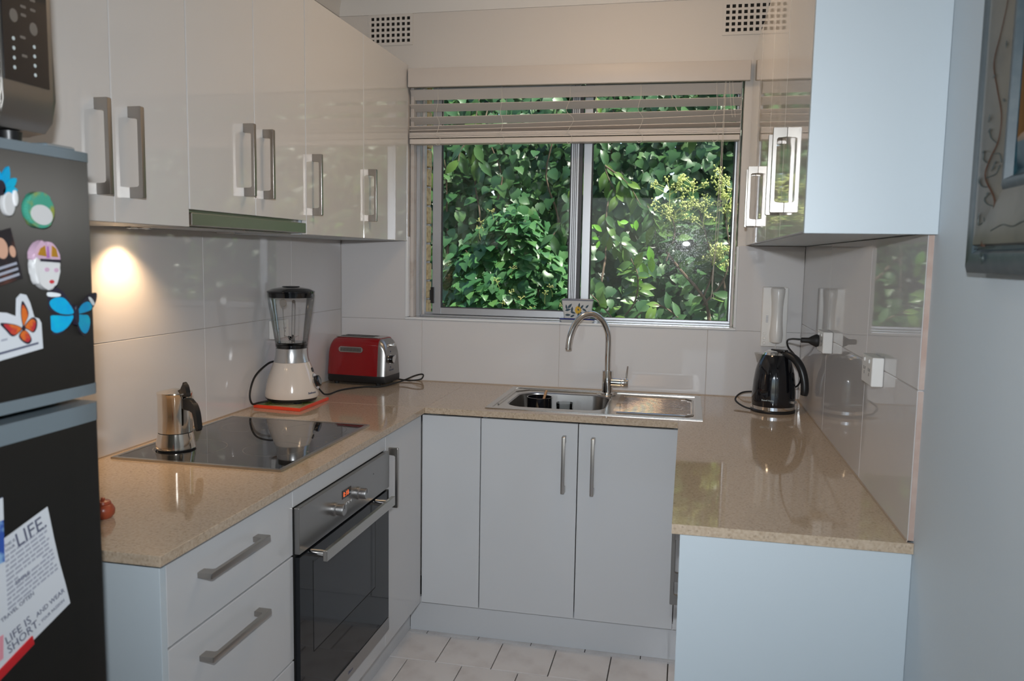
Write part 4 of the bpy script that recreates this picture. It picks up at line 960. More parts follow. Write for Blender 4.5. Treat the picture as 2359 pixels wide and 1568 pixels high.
pm = frame_m((0, -0.0262, 0.0188), X3, Vector((0, -0.107, 1)).normalized(), Vector((0, -1, -0.107)).normalized())
plate('painted_flower', [(0.004 + r * math.cos(2 * math.pi * i / 20), 0.036 + 1.25 * r * math.sin(2 * math.pi * i / 20)) for i in range(20) for r in [0.0125 if i % 2 else 0.015]], 0.0003, pm, 'pot_yellow', fp, z0=0.0002, local=True)
plate('painted_heart', ellipse(0.005, 0.038, 0.003, 0.005, 12, 0.5), 0.0003, pm, 'pot_leaf', fp, z0=0.0006, local=True)
pl = bmesh.new()
for x, y, rot, s in ((-0.046, 0.048, 100, 1), (-0.032, 0.052, 50, 1.25), (-0.040, 0.036, 15, 1.15), (-0.022, 0.038, 85, 1.1), (-0.018, 0.025, -20, 1.1), (-0.040, 0.014, 0, 1.1), (-0.020, 0.010, 30, 1.0), (0.008, 0.056, 80, 1.0), (0.020, 0.050, 55, 1.0), (0.030, 0.038, -30, 1.0), (0.018, 0.020, -70, 1.0), (0.034, 0.026, 10, 1.0), (0.006, 0.016, -100, 1.0), (0.042, 0.052, 50, 0.9), (0.046, 0.014, 20, 0.9)):
    add_plate(pl, [(x + s * (px * math.cos(R(rot)) - py * math.sin(R(rot))), y + s * (px * math.sin(R(rot)) + py * math.cos(R(rot)))) for px, py in ((-0.0105, 0), (-0.004, 0.0042), (0.004, 0.0038), (0.012, 0), (0.004, -0.0038), (-0.004, -0.0042))], 0.0003, pm, 0.0002)
finish('painted_leaves', pl, 'pot_leaf', fp, local=True)
sm2 = frame_m((0.0562, 0, 0.0188), Y3, Vector((0.15, 0, 1)).normalized(), Vector((1, 0, -0.15)).normalized())
pl = bmesh.new()
for x, y, rot in ((-0.012, 0.050, 60), (0.006, 0.040, 100), (-0.008, 0.024, 40), (0.010, 0.020, 120)):
    add_plate(pl, [(x + (px * math.cos(R(rot)) - py * math.sin(R(rot))), y + (px * math.sin(R(rot)) + py * math.cos(R(rot)))) for px, py in ((-0.010, 0), (0, 0.0035), (0.010, 0), (0, -0.0035))], 0.0003, sm2, 0.0002)
finish('painted_side_leaves', pl, 'pot_leaf', fp, local=True)

# ================================================================== BLIND
bd = root('venetian_blind', 'half-raised cream venetian blind across the top of the window', 'blind', (1.03, 0.03, 1.94))
vm = bmesh.new()
v = [(0.3262, -0.030, 2.179), (1.7475, -0.030, 2.169), (1.7475, -0.008, 2.169), (0.3262, -0.008, 2.179), (0.3262, -0.030, 2.257), (1.7475, -0.030, 2.246), (1.7475, -0.008, 2.246), (0.3262, -0.008, 2.257)]
vv = [vm.verts.new(p) for p in v]
for f in ((3, 2, 1, 0), (4, 5, 6, 7), (0, 1, 5, 4), (1, 2, 6, 5), (2, 3, 7, 6), (3, 0, 4, 7)): vm.faces.new([vv[i] for i in f])
bmesh.ops.bevel(vm, geom=list(vm.edges), offset=0.002, segments=2, profile=0.5, affect='EDGES')
finish('valance', vm, 'blind', bd, smooth=True)
box('head_rail', (0.340, -0.006, 2.196), (1.714, 0.040, 2.245), 'blind', bd, bev=0.002)
BX0, BX1 = 0.3225, 1.7185
def slat(zl, zr_, tilt, y=0.028, bow=0.0, mat='blind'):
    bm = bmesh.new(); n = 14; w = 0.050; th = 0.0028
    rows = []
    for i in range(n + 1):
        t = i / n; x = BX0 + (BX1 - BX0) * t; z = zl + (zr_ - zl) * t + bow * math.sin(math.pi * t)
        ca, sa = math.cos(R(tilt)), math.sin(R(tilt))
        r = []
        for (a, b) in ((-w / 2, -th / 2), (w / 2, -th / 2), (w / 2, th / 2), (-w / 2, th / 2)):
            r.append(bm.verts.new((x, y + a * ca - b * sa, z + a * sa + b * ca)))
        rows.append(r)
    for a, b in zip(rows, rows[1:]):
        for k in range(4): bm.faces.new((a[k], a[(k + 1) % 4], b[(k + 1) % 4], b[k]))
    bm.faces.new(rows[0]); bm.faces.new(list(reversed(rows[-1])))
    return finish('slat', bm, mat, bd)
slat(2.156, 2.150, -50); slat(2.100, 2.098, -28); slat(2.045, 2.050, -28); slat(2.008, 2.034, -24, bow=-0.004)
slat(1.996, 2.006, -14, y=0.029)
zz = 1.9900
for k in range(7):
    slat(zz - k * 0.0034, zz - k * 0.0034 + 0.0005, random.uniform(-1.5, 1.5), y=0.028 + random.uniform(-.001, .001))
box('bottom_rail', (BX0, 0.003, 1.9425), (BX1, 0.054, 1.9645), 'blind', bd, bev=0.003)
for i, x in enumerate((0.452, 0.735, 1.026, 1.318, 1.62)):
    s = random.uniform(-1, 1)
    tube('ladder_cord', [(x, 0.002, 2.18), (x + 0.002, -0.003, 2.12), (x - 0.012 * s, -0.005, 2.07), (x + 0.02 * s, -0.006, 2.035), (x + 0.003, -0.004, 2.0), (x - 0.012, -0.003, 1.975)], 0.0009, 'cord_white', bd, seg=5, sm=5)
    tube('ladder_cord', [(x + 0.008, 0.056, 2.18), (x + 0.008, 0.060, 2.10), (x + 0.008, 0.058, 1.99)], 0.0009, 'cord_white', bd, seg=5, sm=3)
    tube('lift_tape', [(x - 0.012, -0.0005, 1.985), (x + 0.01, -0.004, 1.97), (x + 0.014, -0.004, 1.945), (x, 0.0, 1.935), (x - 0.008, 0.001, 1.943)], 0.0010, 'cord_white', bd, seg=5, sm=5)
for k, dx in enumerate((0.0, 0.004)):
    tube('pull_cord', [(1.652 + dx, -0.012, 2.175), (1.650 + dx, -0.014, 2.0), (1.646 + dx * 1.6, -0.014, 1.80), (1.640 + dx * 2, -0.012, 1.55), (1.637 - dx, -0.010, 1.38), (1.632 + dx * 3, -0.008, 1.30)], 0.0011, 'cord_white', bd, seg=5, sm=5)
for dx in (0.0, 0.012): tube('pull_cord', [(1.668 + dx, -0.011, 2.175), (1.676 + dx, -0.012, 2.09), (1.685 + dx, -0.012, 2.03)], 0.001, 'cord_white', bd, seg=5, sm=4)

# ================================================================== FRIDGE SIDE
FZ, FY = 0.660, -2.360       # front plane, far edge
fr = root('fridge', 'dark stainless top-freezer fridge covered in magnets', 'fridge', (0.33, -2.70, 0))
FYN = -3.02
box('cabinet', (0.02, FYN + 0.005, 0.02), (0.590, FY - 0.006, 1.600), 'fridge_cap', fr, bev=0.006)
def fdoor(name, z0, z1, capb, capt):
    # gently bowed door with rounded vertical edges
    bm = bmesh.new(); pts = []
    n = 10
    for k in range(n + 1):
        y = FYN + (FY - FYN) * k / n; t = abs(k / n - 0.5) * 2
        pts.append((FZ - 0.004 * t * t, y))
    pts[0] = (FZ - 0.022, FYN); pts.insert(1, (FZ - 0.008, FYN + 0.006)); pts[-1] = (FZ - 0.010, FY - 0.002); pts.insert(-1, (FZ - 0.0045, FY - 0.012)); pts.append((FZ - 0.026, FY))
    prof = [(0.596, FYN)] + pts + [(0.596, FY)]
    def slab(nm, a, b, mat, par, grow=0.0):
        b2 = bmesh.new()
        lo = [b2.verts.new((x + (grow if x > 0.6 else 0), y, a)) for x, y in prof]; hi = [b2.verts.new((x + (grow if x > 0.6 else 0), y, b)) for x, y in prof]; m = len(prof)
        for i in range(m): b2.faces.new((lo[i], lo[(i + 1) % m], hi[(i + 1) % m], hi[i]))
        b2.faces.new(list(reversed(lo))); b2.faces.new(hi)
        return finish(nm, b2, mat, par, smooth=True)
    bm.free()
    d = slab(name, z0 + capb, z1 - capt, 'fridge', fr)
    if capb: slab('lower_cap', z0, z0 + capb - 0.0003, 'fridge_cap', d, 0.0012)
    if capt: slab('upper_cap', z1 - capt + 0.0003, z1, 'fridge_cap', d, 0.0012)
    return d
fdoor('freezer_door', 1.243, 1.605, 0.017, 0.014)
fdoor('fridge_door', 0.06, 1.230, 0.015, 0.028)
box('plinth', (0.03, FYN + 0.01, 0.0), (0.60, FY - 0.01, 0.055), 'black', fr)
box('hinge_cover', (0.60, FY - 0.07, 1.6055), (0.640, FY - 0.012, 1.613), 'fridge_cap', fr, bev=0.004)
box('top_trim', (0.02, FYN + 0.005, 1.6005), (0.54, FY - 0.008, 1.612), 'fridge_cap', fr, bev=0.003)

mw = root('microwave', 'black and steel microwave standing on the fridge', 'microwave', (0.33, -2.64, 1.6125))
MX = 0.575; MY1 = -2.334; MZ0 = 1.634
bm = bmesh.new()
prof = [(0.10, MZ0 + 0.01), (0.10, 1.93), (MX - 0.012, 1.93), (MX, 1.918), (MX, MZ0 + 0.055), (MX - 0.004, MZ0 + 0.02), (MX - 0.018, MZ0 + 0.004), (MX - 0.05, MZ0)]
add_plate(bm, prof, MY1 + 2.84, frame_m((0, MY1, 0), X3, Z3, -Y3))
bmesh.ops.bevel(bm, geom=[e for e in bm.edges if abs(e.verts[0].co.y - e.verts[1].co.y) < 1e-6], offset=0.006, segments=3, profile=0.5, affect='EDGES')
finish('case', bm, 'oven_steel', mw, smooth=True)
PM = frame_m((MX, 0, 0), Y3, Z3, X3)
cp = plate('control_panel', [(-2.430, 1.703), (-2.347, 1.703), (-2.347, 1.915), (-2.430, 1.915)], 0.0015, PM, 'black_gloss', mw)
box('door_glass', (MX, -2.82, 1.703), (MX + 0.0015, -2.4375, 1.915), 'black_gloss', mw)
tube('door_edge', [(MX + 0.001, -2.434, 1.915), (MX + 0.001, -2.434, 1.70), (MX + 0.0, -2.4335, 1.672), (MX - 0.010, -2.4345, 1.642)], 0.0012, 'steel', mw, seg=6, sm=4)
for r_ in range(4):
    for yy, dz in ((-2.412, 0.0), (-2.374, -0.003)): plate('button_dot', ellipse(yy, 1.722 + r_ * 0.0135 + dz, 0.0026, 0.0028, 12), 0.0003, PM, 'icon', cp, z0=0.0016)
for yy, z_, s in ((-2.410, 1.795, 1.0), (-2.374, 1.785, 1.0), (-2.415, 1.868, 1.0), (-2.376, 1.855, 1.0)): plate('food_icon', ellipse(yy, z_, 0.0075 * s, 0.0095 * s, 14), 0.0003, PM, 'icon_soft', cp, z0=0.0016)
for yy, z_ in ((-2.395, 1.768), (-2.393, 1.742), (-2.392, 1.80), (-2.392, 1.812), (-2.392, 1.826), (-2.392, 1.838), (-2.374, 1.812), (-2.374, 1.826), (-2.374, 1.838), (-2.413, 1.824), (-2.413, 1.838)): plate('panel_print', rrect(yy - 0.005, yy + 0.005, z_ - 0.002, z_ + 0.002, 0.0015, 2), 0.0003, PM, 'icon_soft', cp, z0=0.0016)
for xx in (0.16, 0.54):
    for yy in (-2.39, -2.78): lathe('foot', [(0.0, 0.0), (0.016, 0.0), (0.018, 0.0225), (0.0, 0.0225)], 'black', mw, (xx, yy, 1.6125), seg=16, local=False)

# --- things stuck on the fridge door. PF: (y, z) on the door plane, thickness outwards
XF = FZ + 0.0008
PF = frame_m((XF, 0, 0), Y3, Z3, X3)
def mag(name, label, cat, y, z): return root(name, label, cat, (XF, y, z), group='things stuck on the fridge')
# green glass disc
m_ = mag('fridge_magnet', 'round green glass magnet with a white patch on the freezer door', 'magnet', -2.477, 1.514)
plate('disc', ellipse(-2.477, 1.515, 0.0265, 0.0245, 36), 0.009, PF, 'green_disc', m_, bev=0.003)
plate('white_patch', ellipse(-2.4765, 1.5085, 0.019, 0.0135, 24, -0.15), 0.0008, PF, 'disc_white', m_, z0=0.009)
# mask
m_ = mag('mask_magnet', 'white carnival mask magnet with a purple and gold hat', 'magnet', -2.467, 1.43)
plate('face', closed_spline([(-2.494, 1.448), (-2.448, 1.447), (-2.450, 1.425), (-2.458, 1.409), (-2.468, 1.405), (-2.482, 1.412), (-2.490, 1.425)], 4), 0.010, PF, 'porcelain', m_, bev=0.003)
plate('hair_side', closed_spline([(-2.4945, 1.450), (-2.486, 1.449), (-2.485, 1.425), (-2.486, 1.414), (-2.492, 1.420)], 3), 0.0112, PF, 'porcelain', m_, bev=0.002)
plate('hat', closed_spline([(-2.4945, 1.447), (-2.4935, 1.459), (-2.486, 1.469), (-2.477, 1.474), (-2.472, 1.464), (-2.468, 1.4725), (-2.458, 1.468), (-2.450, 1.457), (-2.4475, 1.446), (-2.47, 1.450)], 4), 0.011, PF, 'lilac', m_, bev=0.002)
plate('gold_panel', [(-2.489, 1.454), (-2.474, 1.452), (-2.476, 1.467), (-2.484, 1.463)], 0.0008, PF, 'gold', m_, z0=0.0112); plate('gold_panel', [(-2.465, 1.452), (-2.453, 1.451), (-2.456, 1.463), (-2.463, 1.467)], 0.0008, PF, 'gold', m_, z0=0.0112)
plate('hat_seam', [(-2.4735, 1.450), (-2.4685, 1.450), (-2.470, 1.466), (-2.472, 1.466)], 0.0009, PF, 'purple', m_, z0=0.0112)
plate('brow_band', [(-2.485, 1.449), (-2.448, 1.4475), (-2.449, 1.4435), (-2.484, 1.4455)], 0.0012, PF, 'wing_dark', m_, z0=0.0105)
for yy, zz_ in ((-2.473, 1.434), (-2.456, 1.433)): plate('eye', ellipse(yy, zz_, 0.0045, 0.003, 12), 0.0006, PF, 'lilac', m_, z0=0.0102)
plate('mouth', ellipse(-2.465, 1.417, 0.0042, 0.0026, 12), 0.0008, PF, 'lip_red', m_, z0=0.0102)
# blue butterfly
m_ = mag('butterfly_magnet', 'large blue butterfly magnet at the edge of the freezer door', 'magnet', -2.418, 1.368)
def wings(parent, P, outer, inner, spot, z):
    plate('wing', closed_spline(outer, 4), 0.0012, P, 'wing_dark', parent, z0=z)
    plate('wing_colour', closed_spline(inner, 4), 0.0004, P, 'wing_blue', parent, z0=z + 0.0013)
    if spot: plate('wing_spot', closed_spline(spot, 3), 0.0004, P, 'wing_white', parent, z0=z + 0.0014)
tl = Matrix.Translation((XF, -2.418, 0)) @ Matrix.Rotation(R(-14), 4, 'Z') @ Matrix.Translation((-XF, 2.418, 0)) @ PF
tr_ = Matrix.Translation((XF, -2.418, 0)) @ Matrix.Rotation(R(12), 4, 'Z') @ Matrix.Translation((-XF, 2.418, 0)) @ PF
wings(m_, tl, [(-2.418, 1.370), (-2.430, 1.396), (-2.446, 1.409), (-2.459, 1.408), (-2.462, 1.392), (-2.458, 1.378), (-2.440, 1.368)], [(-2.420, 1.371), (-2.432, 1.391), (-2.446, 1.394), (-2.456, 1.388), (-2.452, 1.378), (-2.438, 1.370)], [(-2.440, 1.399), (-2.458, 1.402), (-2.458, 1.396), (-2.442, 1.395)], 0.006)
wings(m_, tl, [(-2.418, 1.368), (-2.440, 1.369), (-2.458, 1.371), (-2.463, 1.358), (-2.455, 1.343), (-2.442, 1.341), (-2.428, 1.350)], [(-2.420, 1.367), (-2.440, 1.368), (-2.455, 1.368), (-2.459, 1.358), (-2.452, 1.346), (-2.442, 1.344), (-2.428, 1.352)], None, 0.0045)
wings(m_, tr_, [(-2.416, 1.371), (-2.404, 1.383), (-2.384, 1.394), (-2.360, 1.397), (-2.362, 1.384), (-2.378, 1.371), (-2.400, 1.368)], [(-2.415, 1.370), (-2.404, 1.381), (-2.388, 1.385), (-2.377, 1.381), (-2.377, 1.373), (-2.398, 1.3695)], [(-2.384, 1.391), (-2.376, 1.390), (-2.367, 1.381), (-2.373, 1.379)], 0.006)
wings(m_, tr_, [(-2.416, 1.367), (-2.398, 1.368), (-2.382, 1.366), (-2.376, 1.354), (-2.381, 1.341), (-2.394, 1.334), (-2.408, 1.342)], [(-2.415, 1.366), (-2.398, 1.366), (-2.384, 1.364), (-2.379, 1.354), (-2.384, 1.343), (-2.394, 1.338), (-2.406, 1.345)], None, 0.0045)
plate('abdomen', closed_spline([(-2.420, 1.380), (-2.415, 1.380), (-2.414, 1.362), (-2.417, 1.352), (-2.420, 1.362)], 3), 0.009, PF, 'wing_dark', m_, bev=0.0015)
# white card with orange butterfly
m_ = mag('butterfly_card', 'white die-cut card magnet printed with an orange butterfly', 'magnet', -2.52, 1.36)
card = [(-2.552, 1.3155), (-2.476, 1.3245), (-2.477, 1.360), (-2.481, 1.3665), (-2.489, 1.369), (-2.495, 1.389), (-2.501, 1.400), (-2.510, 1.402), (-2.517, 1.396), (-2.519, 1.372), (-2.535, 1.378), (-2.552, 1.380)]
plate('card', card, 0.0016, PF, 'white_paper', m_)
for w in ([(-2.509, 1.3575), (-2.512, 1.375), (-2.509, 1.392), (-2.502, 1.384), (-2.499, 1.374), (-2.504, 1.364)], [(-2.507, 1.3565), (-2.500, 1.365), (-2.491, 1.369), (-2.485, 1.364), (-2.486, 1.354), (-2.492, 1.348), (-2.500, 1.352)],
          [(-2.511, 1.3555), (-2.524, 1.362), (-2.546, 1.365), (-2.538, 1.355), (-2.528, 1.346), (-2.518, 1.349)], [(-2.510, 1.353), (-2.517, 1.346), (-2.512, 1.338), (-2.502, 1.333), (-2.496, 1.337), (-2.497, 1.343), (-2.503, 1.351)]):
    plate('printed_wing_edge', closed_spline(w, 4), 0.0003, PF, 'wing_dark', m_, z0=0.0016)
    c = (sum(p[0] for p in w) / len(w) * .6 - 2.509 * .4, sum(p[1] for p in w) / len(w) * .6 + 1.356 * .4)
    plate('printed_wing', closed_spline([(c[0] + (p[0] - c[0]) * 0.80, c[1] + (p[1] - c[1]) * 0.80) for p in w], 4), 0.0003, PF, 'wing_orange', m_, z0=0.0019)
plate('printed_body', ellipse(-2.509, 1.3555, 0.003, 0.004, 10), 0.0004, PF, 'wing_dark', m_, z0=0.0022)
plate('printed_bar', [(-2.552, 1.3235), (-2.484, 1.3315), (-2.484, 1.3342), (-2.552, 1.3265)], 0.0003, PF, 'ink', m_, z0=0.0016)
plate('printed_words', [(-2.546, 1.341), (-2.536, 1.342), (-2.536, 1.3445), (-2.546, 1.3435)], 0.0003, PF, 'ink_soft', m_, z0=0.0016)
# photo magnet
m_ = mag('photo_magnet', 'small tilted dark photo magnet with two faces and white lettering', 'magnet', -2.53, 1.45)
tm = Matrix.Translation((XF, -2.530, 1.452)) @ Matrix.Rotation(R(14), 4, 'X') @ frame_m((0, 0, 0), Y3, Z3, X3)
plate('print', [(-0.040, -0.034), (0.0165, -0.034), (0.0165, 0.034), (-0.040, 0.034)], 0.002, tm, 'photo_dark', m_)
plate('printed_face', ellipse(-0.006, 0.012, 0.010, 0.014, 16), 0.0003, tm, 'skin_print', m_, z0=0.002); plate('printed_face', ellipse(0.010, 0.004, 0.005, 0.008, 14), 0.0003, tm, 'skin_print', m_, z0=0.002)
for k in range(3): plate('printed_words', [(-0.03, -0.014 - k * 0.0075), (0.012, -0.014 - k * 0.0075), (0.012, -0.0105 - k * 0.0075), (-0.03, -0.0105 - k * 0.0075)], 0.0003, tm, 'ink_soft', m_, z0=0.002)
# blue flower ornament with figure
m_ = mag('parrot_magnet', 'bright blue feathered ornament magnet at the edge of the picture', 'magnet', -2.53, 1.54)
for k, (a, L) in enumerate(((100, 0.03), (70, 0.036), (40, 0.03), (130, 0.03), (10, 0.022))):
    c, s = math.cos(R(a)), math.sin(R(a))
    plate('feather', closed_spline([(-2.535 + c * t * L - s * w, 1.535 + s * t * L + c * w) for t, w in ((0, 0.003), (0.6, 0.006), (1, 0), (0.6, -0.006), (0, -0.003))], 3), 0.003, PF, 'wing_blue', m_, z0=0.001 * k)
plate('body', ellipse(-2.528, 1.520, 0.010, 0.016, 18), 0.008, PF, 'disc_white', m_, bev=0.002); plate('head', ellipse(-2.519, 1.528, 0.0045, 0.011, 14), 0.010, PF, 'porcelain', m_, bev=0.002)
plate('tail', ellipse(-2.540, 1.540, 0.008, 0.010, 14), 0.007, PF, 'wing_dark', m_)
# manifesto sheet
m_ = mag('printed_sheet', 'creased white paper sheet printed with LIFE stuck on the fridge door', 'paper', -2.50, 1.0)
sheet = [(-2.575, 1.075), (-2.560, 1.0775), (-2.480, 1.099), (-2.470, 1.047), (-2.463, 1.014), (-2.452, 0.972), (-2.445, 0.942), (-2.575, 0.898)]
plate('sheet', sheet, 0.0008, PF, 'white_paper', m_, z0=0.0004)
SM = Matrix.Translation((XF + 0.0013, 0, 0)) @ frame_m((0, 0, 0), Y3, Z3, X3)
def on_sheet(y, z, rot): return Matrix.Translation((XF + 0.0014, y, z)) @ Matrix.Rotation(R(rot), 4, 'X') @ frame_m((0, 0, 0), Y3, Z3, X3)
text('heading', 'LIFE.', 0.029, on_sheet(-2.536, 1.0585, 14), 'ink', m_)
text('heading', 'LIFE IS', 0.017, on_sheet(-2.561, 0.9325, 17), 'ink', m_); text('heading', 'SHORT.', 0.017, on_sheet(-2.558, 0.9185, 17), 'ink', m_)
text('heading', 'AND WEAR', 0.0105, on_sheet(-2.508, 0.9475, 17), 'ink', m_); text('heading', 'YOUR PASSION', 0.0066, on_sheet(-2.500, 0.9365, 17), 'ink', m_)
text('heading', 'TRAVEL OFTEN', 0.0085, on_sheet(-2.567, 0.9665, 16), 'ink', m_); text('heading', 'SIMPLE', 0.0085, on_sheet(-2.541, 1.008, 15), 'ink', m_)
text('heading', 'THIS IS', 0.006, on_sheet(-2.556, 1.0655, 14), 'ink', m_); text('heading', 'YOUR', 0.006, on_sheet(-2.555, 1.0585, 14), 'ink', m_)
ln = bmesh.new(); rs = random.Random(3)
for k in range(13):
    base = 1.0515 - k * 0.0066
    if abs(base + 0.0 - 0.9725) < 0.004: continue
    y = -2.556; end = -2.485 + k * 0.0017
    while y < end - 0.004:
        L = rs.uniform(0.004, 0.014); L = min(L, end - y)
        zz_ = base + (y + 2.556) * 0.26
        if not (abs(k - 6) < 0.6 and -2.543 < y < -2.50): add_plate(ln, [(y, zz_), (y + L, zz_ + L * 0.26), (y + L, zz_ + L * 0.26 + 0.0032), (y, zz_ + 0.0032)], 0.0002, PF, 0.0013)
        y += L + 0.0018
finish('small_print', ln, 'ink_soft', m_)
# neighbours cut by the left edge of the picture
m_ = mag('blue_card', 'blue patterned card at the left edge above the printed sheet', 'card', -2.60, 1.09)
plate('card', [(-2.64, 1.048), (-2.5585, 1.048), (-2.557, 1.135), (-2.64, 1.135)], 0.0012, PF, 'blue_print', m_, z0=0.0018)
plate('card_top', [(-2.64, 1.105), (-2.5575, 1.105), (-2.557, 1.135), (-2.64, 1.135)], 0.0003, PF, 'white_paper', m_, z0=0.0031)
m_ = mag('red_strip', 'red plastic strip under the lower edge of the printed sheet', 'strip', -2.55, 0.9)
plate('strip', [(-2.62, 0.874), (-2.516, 0.913), (-2.518, 0.926), (-2.62, 0.888)], 0.003, PF, 'paper_red', m_, z0=0.0004, bev=0.0008)
m_ = mag('pink_note', 'pink note at the left edge over the printed sheet', 'note', -2.585, 0.94)
plate('note', [(-2.62, 0.905), (-2.568, 0.918), (-2.566, 0.950), (-2.62, 0.946)], 0.0006, PF, 'pink', m_, z0=0.0018)

# ================================================================== PICTURE ON THE RIGHT WALL
pf = root('picture_frame', 'wide blue and cream painted picture frame hanging on the right wall', 'picture', (XW - 0.001, -2.28, 1.448))
PY1, PZ0, PY0, PZ1 = -1.996, 1.449, -2.82, 2.12     # far edge, bottom, near edge, top
prof = [(0.0, 0.003), (0.0, 0.026), (0.010, 0.032), (0.030, 0.030), (0.036, 0.024), (0.041, 0.025), (0.044, 0.034), (0.060, 0.036), (0.122, 0.024), (0.128, 0.028), (0.136, 0.028), (0.141, 0.018), (0.148, 0.016), (0.172, 0.026), (0.182, 0.030), (0.186, 0.032), (0.192, 0.030), (0.206, 0.012), (0.214, 0.010), (0.214, 0.003)]
pmat_i = lambda d: 0 if d < 0.041 else 1 if d < 0.122 else 0 if d < 0.141 else 2 if d < 0.184 else 3
def rail(name, axis):
    bm = bmesh.new()
    rings = []
    for end in (0, 1):
        r = []
        for d, hgt in prof:
            x = XW - 0.001 - hgt
            if axis == 'left': y, z = PY1 - d, (PZ0 + d if end == 0 else PZ1 - d)
            elif axis == 'right': y, z = PY0 + d, (PZ0 + d if end == 0 else PZ1 - d)
            elif axis == 'bottom': y, z = (PY0 + d if end == 0 else PY1 - d), PZ0 + d
            else: y, z = (PY0 + d if end == 0 else PY1 - d), PZ1 - d
            r.append(bm.verts.new((x, y, z)))
        rings.append(r)
    n = len(prof)
    for i in range(n):
        j = (i + 1) % n
        f = bm.faces.new((rings[0][i], rings[0][j], rings[1][j], rings[1][i])); f.material_index = pmat_i((prof[i][0] + prof[j][0]) / 2) if j else 0
    bm.faces.new(rings[0]); bm.faces.new(list(reversed(rings[1])))
    return finish(name, bm, ['frame_blue', 'frame_cream', 'teal', 'frame_gold'], pf, smooth=True)
rl = rail('side_rail', 'left'); rail('side_rail', 'right'); rb = rail('bottom_rail', 'bottom'); rail('top_rail', 'top')
box('canvas', (XW - 0.009, PY0 + 0.20, PZ0 + 0.20), (XW - 0.004, PY1 - 0.20, PZ1 - 0.20), 'canvas', pf)
box('backing', (XW - 0.0035, PY0 + 0.01, PZ0 + 0.01), (XW - 0.0006, PY1 - 0.01, PZ1 - 0.01), 'wood', pf)
def surf(d): # height of the moulding at distance d from the outside
    for (a, ha), (b, hb_) in zip(prof, prof[1:]):
        if a <= d <= b and b > a: return ha + (hb_ - ha) * (d - a) / (b - a)
    return 0.03
def vine(pts, r, mat, nm, par):
    tube(nm, [(XW - 0.001 - surf(d) - 0.0004, PY1 - d, z) for d, z in pts], r, mat, par, seg=6, sm=6)
vine([(0.084, 1.490), (0.090, 1.511), (0.106, 1.544), (0.103, 1.562), (0.080, 1.587), (0.076, 1.602), (0.088, 1.623), (0.104, 1.645), (0.106, 1.68), (0.09, 1.72), (0.076, 1.76), (0.088, 1.80), (0.10, 1.85), (0.09, 1.90)], [0.0038, 0.002, 0.0016, 0.0013, 0.0011, 0.001, 0.0009, 0.0008, 0.0006, 0.0006], 'frame_brown', 'painted_vine', rl)
for p in ([(0.094, 1.515), (0.080, 1.525), (0.068, 1.522), (0.066, 1.534)], [(0.106, 1.548), (0.088, 1.552), (0.078, 1.560), (0.086, 1.566)], [(0.086, 1.578), (0.070, 1.580), (0.060, 1.588)], [(0.078, 1.592), (0.102, 1.595), (0.110, 1.603)], [(0.082, 1.612), (0.068, 1.620), (0.066, 1.630)], [(0.090, 1.626), (0.108, 1.624), (0.114, 1.616)], [(0.10, 1.64), (0.084, 1.65), (0.078, 1.66)]):
    vine(p, 0.0007, 'frame_leafpaint', 'painted_twig', rl)
lfb = bmesh.new()
for d, z in ((0.066, 1.536), (0.083, 1.528), (0.086, 1.568), (0.060, 1.590), (0.111, 1.605), (0.100, 1.612), (0.066, 1.632), (0.115, 1.614), (0.078, 1.662), (0.095, 1.605), (0.075, 1.68), (0.11, 1.70), (0.08, 1.74), (0.105, 1.78)):
    mt = frame_m((XW - 0.001 - surf(d) - 0.0008, PY1 - d, z), -Y3, Z3, -X3) @ Matrix.Rotation(random.uniform(0, 3), 4, 'Z')
    add_plate(lfb, [(-0.006, 0), (0, 0.0022), (0.006, 0), (0, -0.0022)], 0.0004, mt)
finish('painted_leaves', lfb, 'frame_leafpaint', rl)
vine([(0.060, 1.488), (0.116, 1.489)], 0.0008, 'frame_leafpaint', 'corner_line', rl)
for k in range(3):
    c = (PY1 - 0.085, 1.472); rr = 0.009 - k * 0.003
    tube('painted_rosette', [(XW - 0.001 - 0.0325 - 0.0006, c[0] + rr * math.cos(a), c[1] + rr * math.sin(a)) for a in [R(40 * q) for q in range(8)]], 0.0006, 'frame_leafpaint', rl, seg=5, sm=3)
tube('painted_hills', [(XW - 0.001 - 0.0355, -2.12, 1.512), (XW - 0.001 - 0.0345, -2.16, 1.519), (XW - 0.001 - 0.0355, -2.20, 1.515), (XW - 0.001 - 0.0345, -2.24, 1.521), (XW - 0.001 - 0.035, -2.30, 1.515), (XW - 0.035, -2.4, 1.520)], 0.0009, 'frame_leafpaint', rb, seg=5, sm=5)

# ================================================================== GARDEN
def leaf_mesh(name, mat, mid, wid, swp, fold=0.16, droop=0.22, curl=0.0):
    vs, fs = [], []
    n = len(mid)
    for i in range(n):
        z = -droop * mid[i] ** 2
        vs.append((0, mid[i], z)); vs.append((wid[i], mid[i] + swp[i], z + fold * wid[i] - curl * wid[i] ** 2)); vs.append((-wid[i], mid[i] + swp[i], z + fold * wid[i] - curl * wid[i] ** 2))
    for i in range(n - 1):
        a, b = 3 * i, 3 * (i + 1)
        if i == n - 2: fs += [(a, a + 1, b), (a, b, a + 2)]
        else: fs += [(a, a + 1, b + 1, b), (a, b, b + 2, a + 2)]
    me = bpy.data.meshes.new(name)
    if i == n - 2: vs = vs[:3 * (n - 1) + 1]
    me.from_pydata(vs, [], fs); me.materials.append(M[mat]); me.shade_smooth()
    return me
IVY = dict(mid=[0, .10, .26, .42, .60, .80, 1], wid=[.07, .40, .50, .33, .27, .14, 0], swp=[-.05, -.20, .0, .0, .03, .02, 0])
HRT = dict(mid=[0, .2, .42, .64, .84, 1], wid=[.10, .42, .46, .36, .17, 0], swp=[-.08, -.10, -.02, 0, 0, 0])
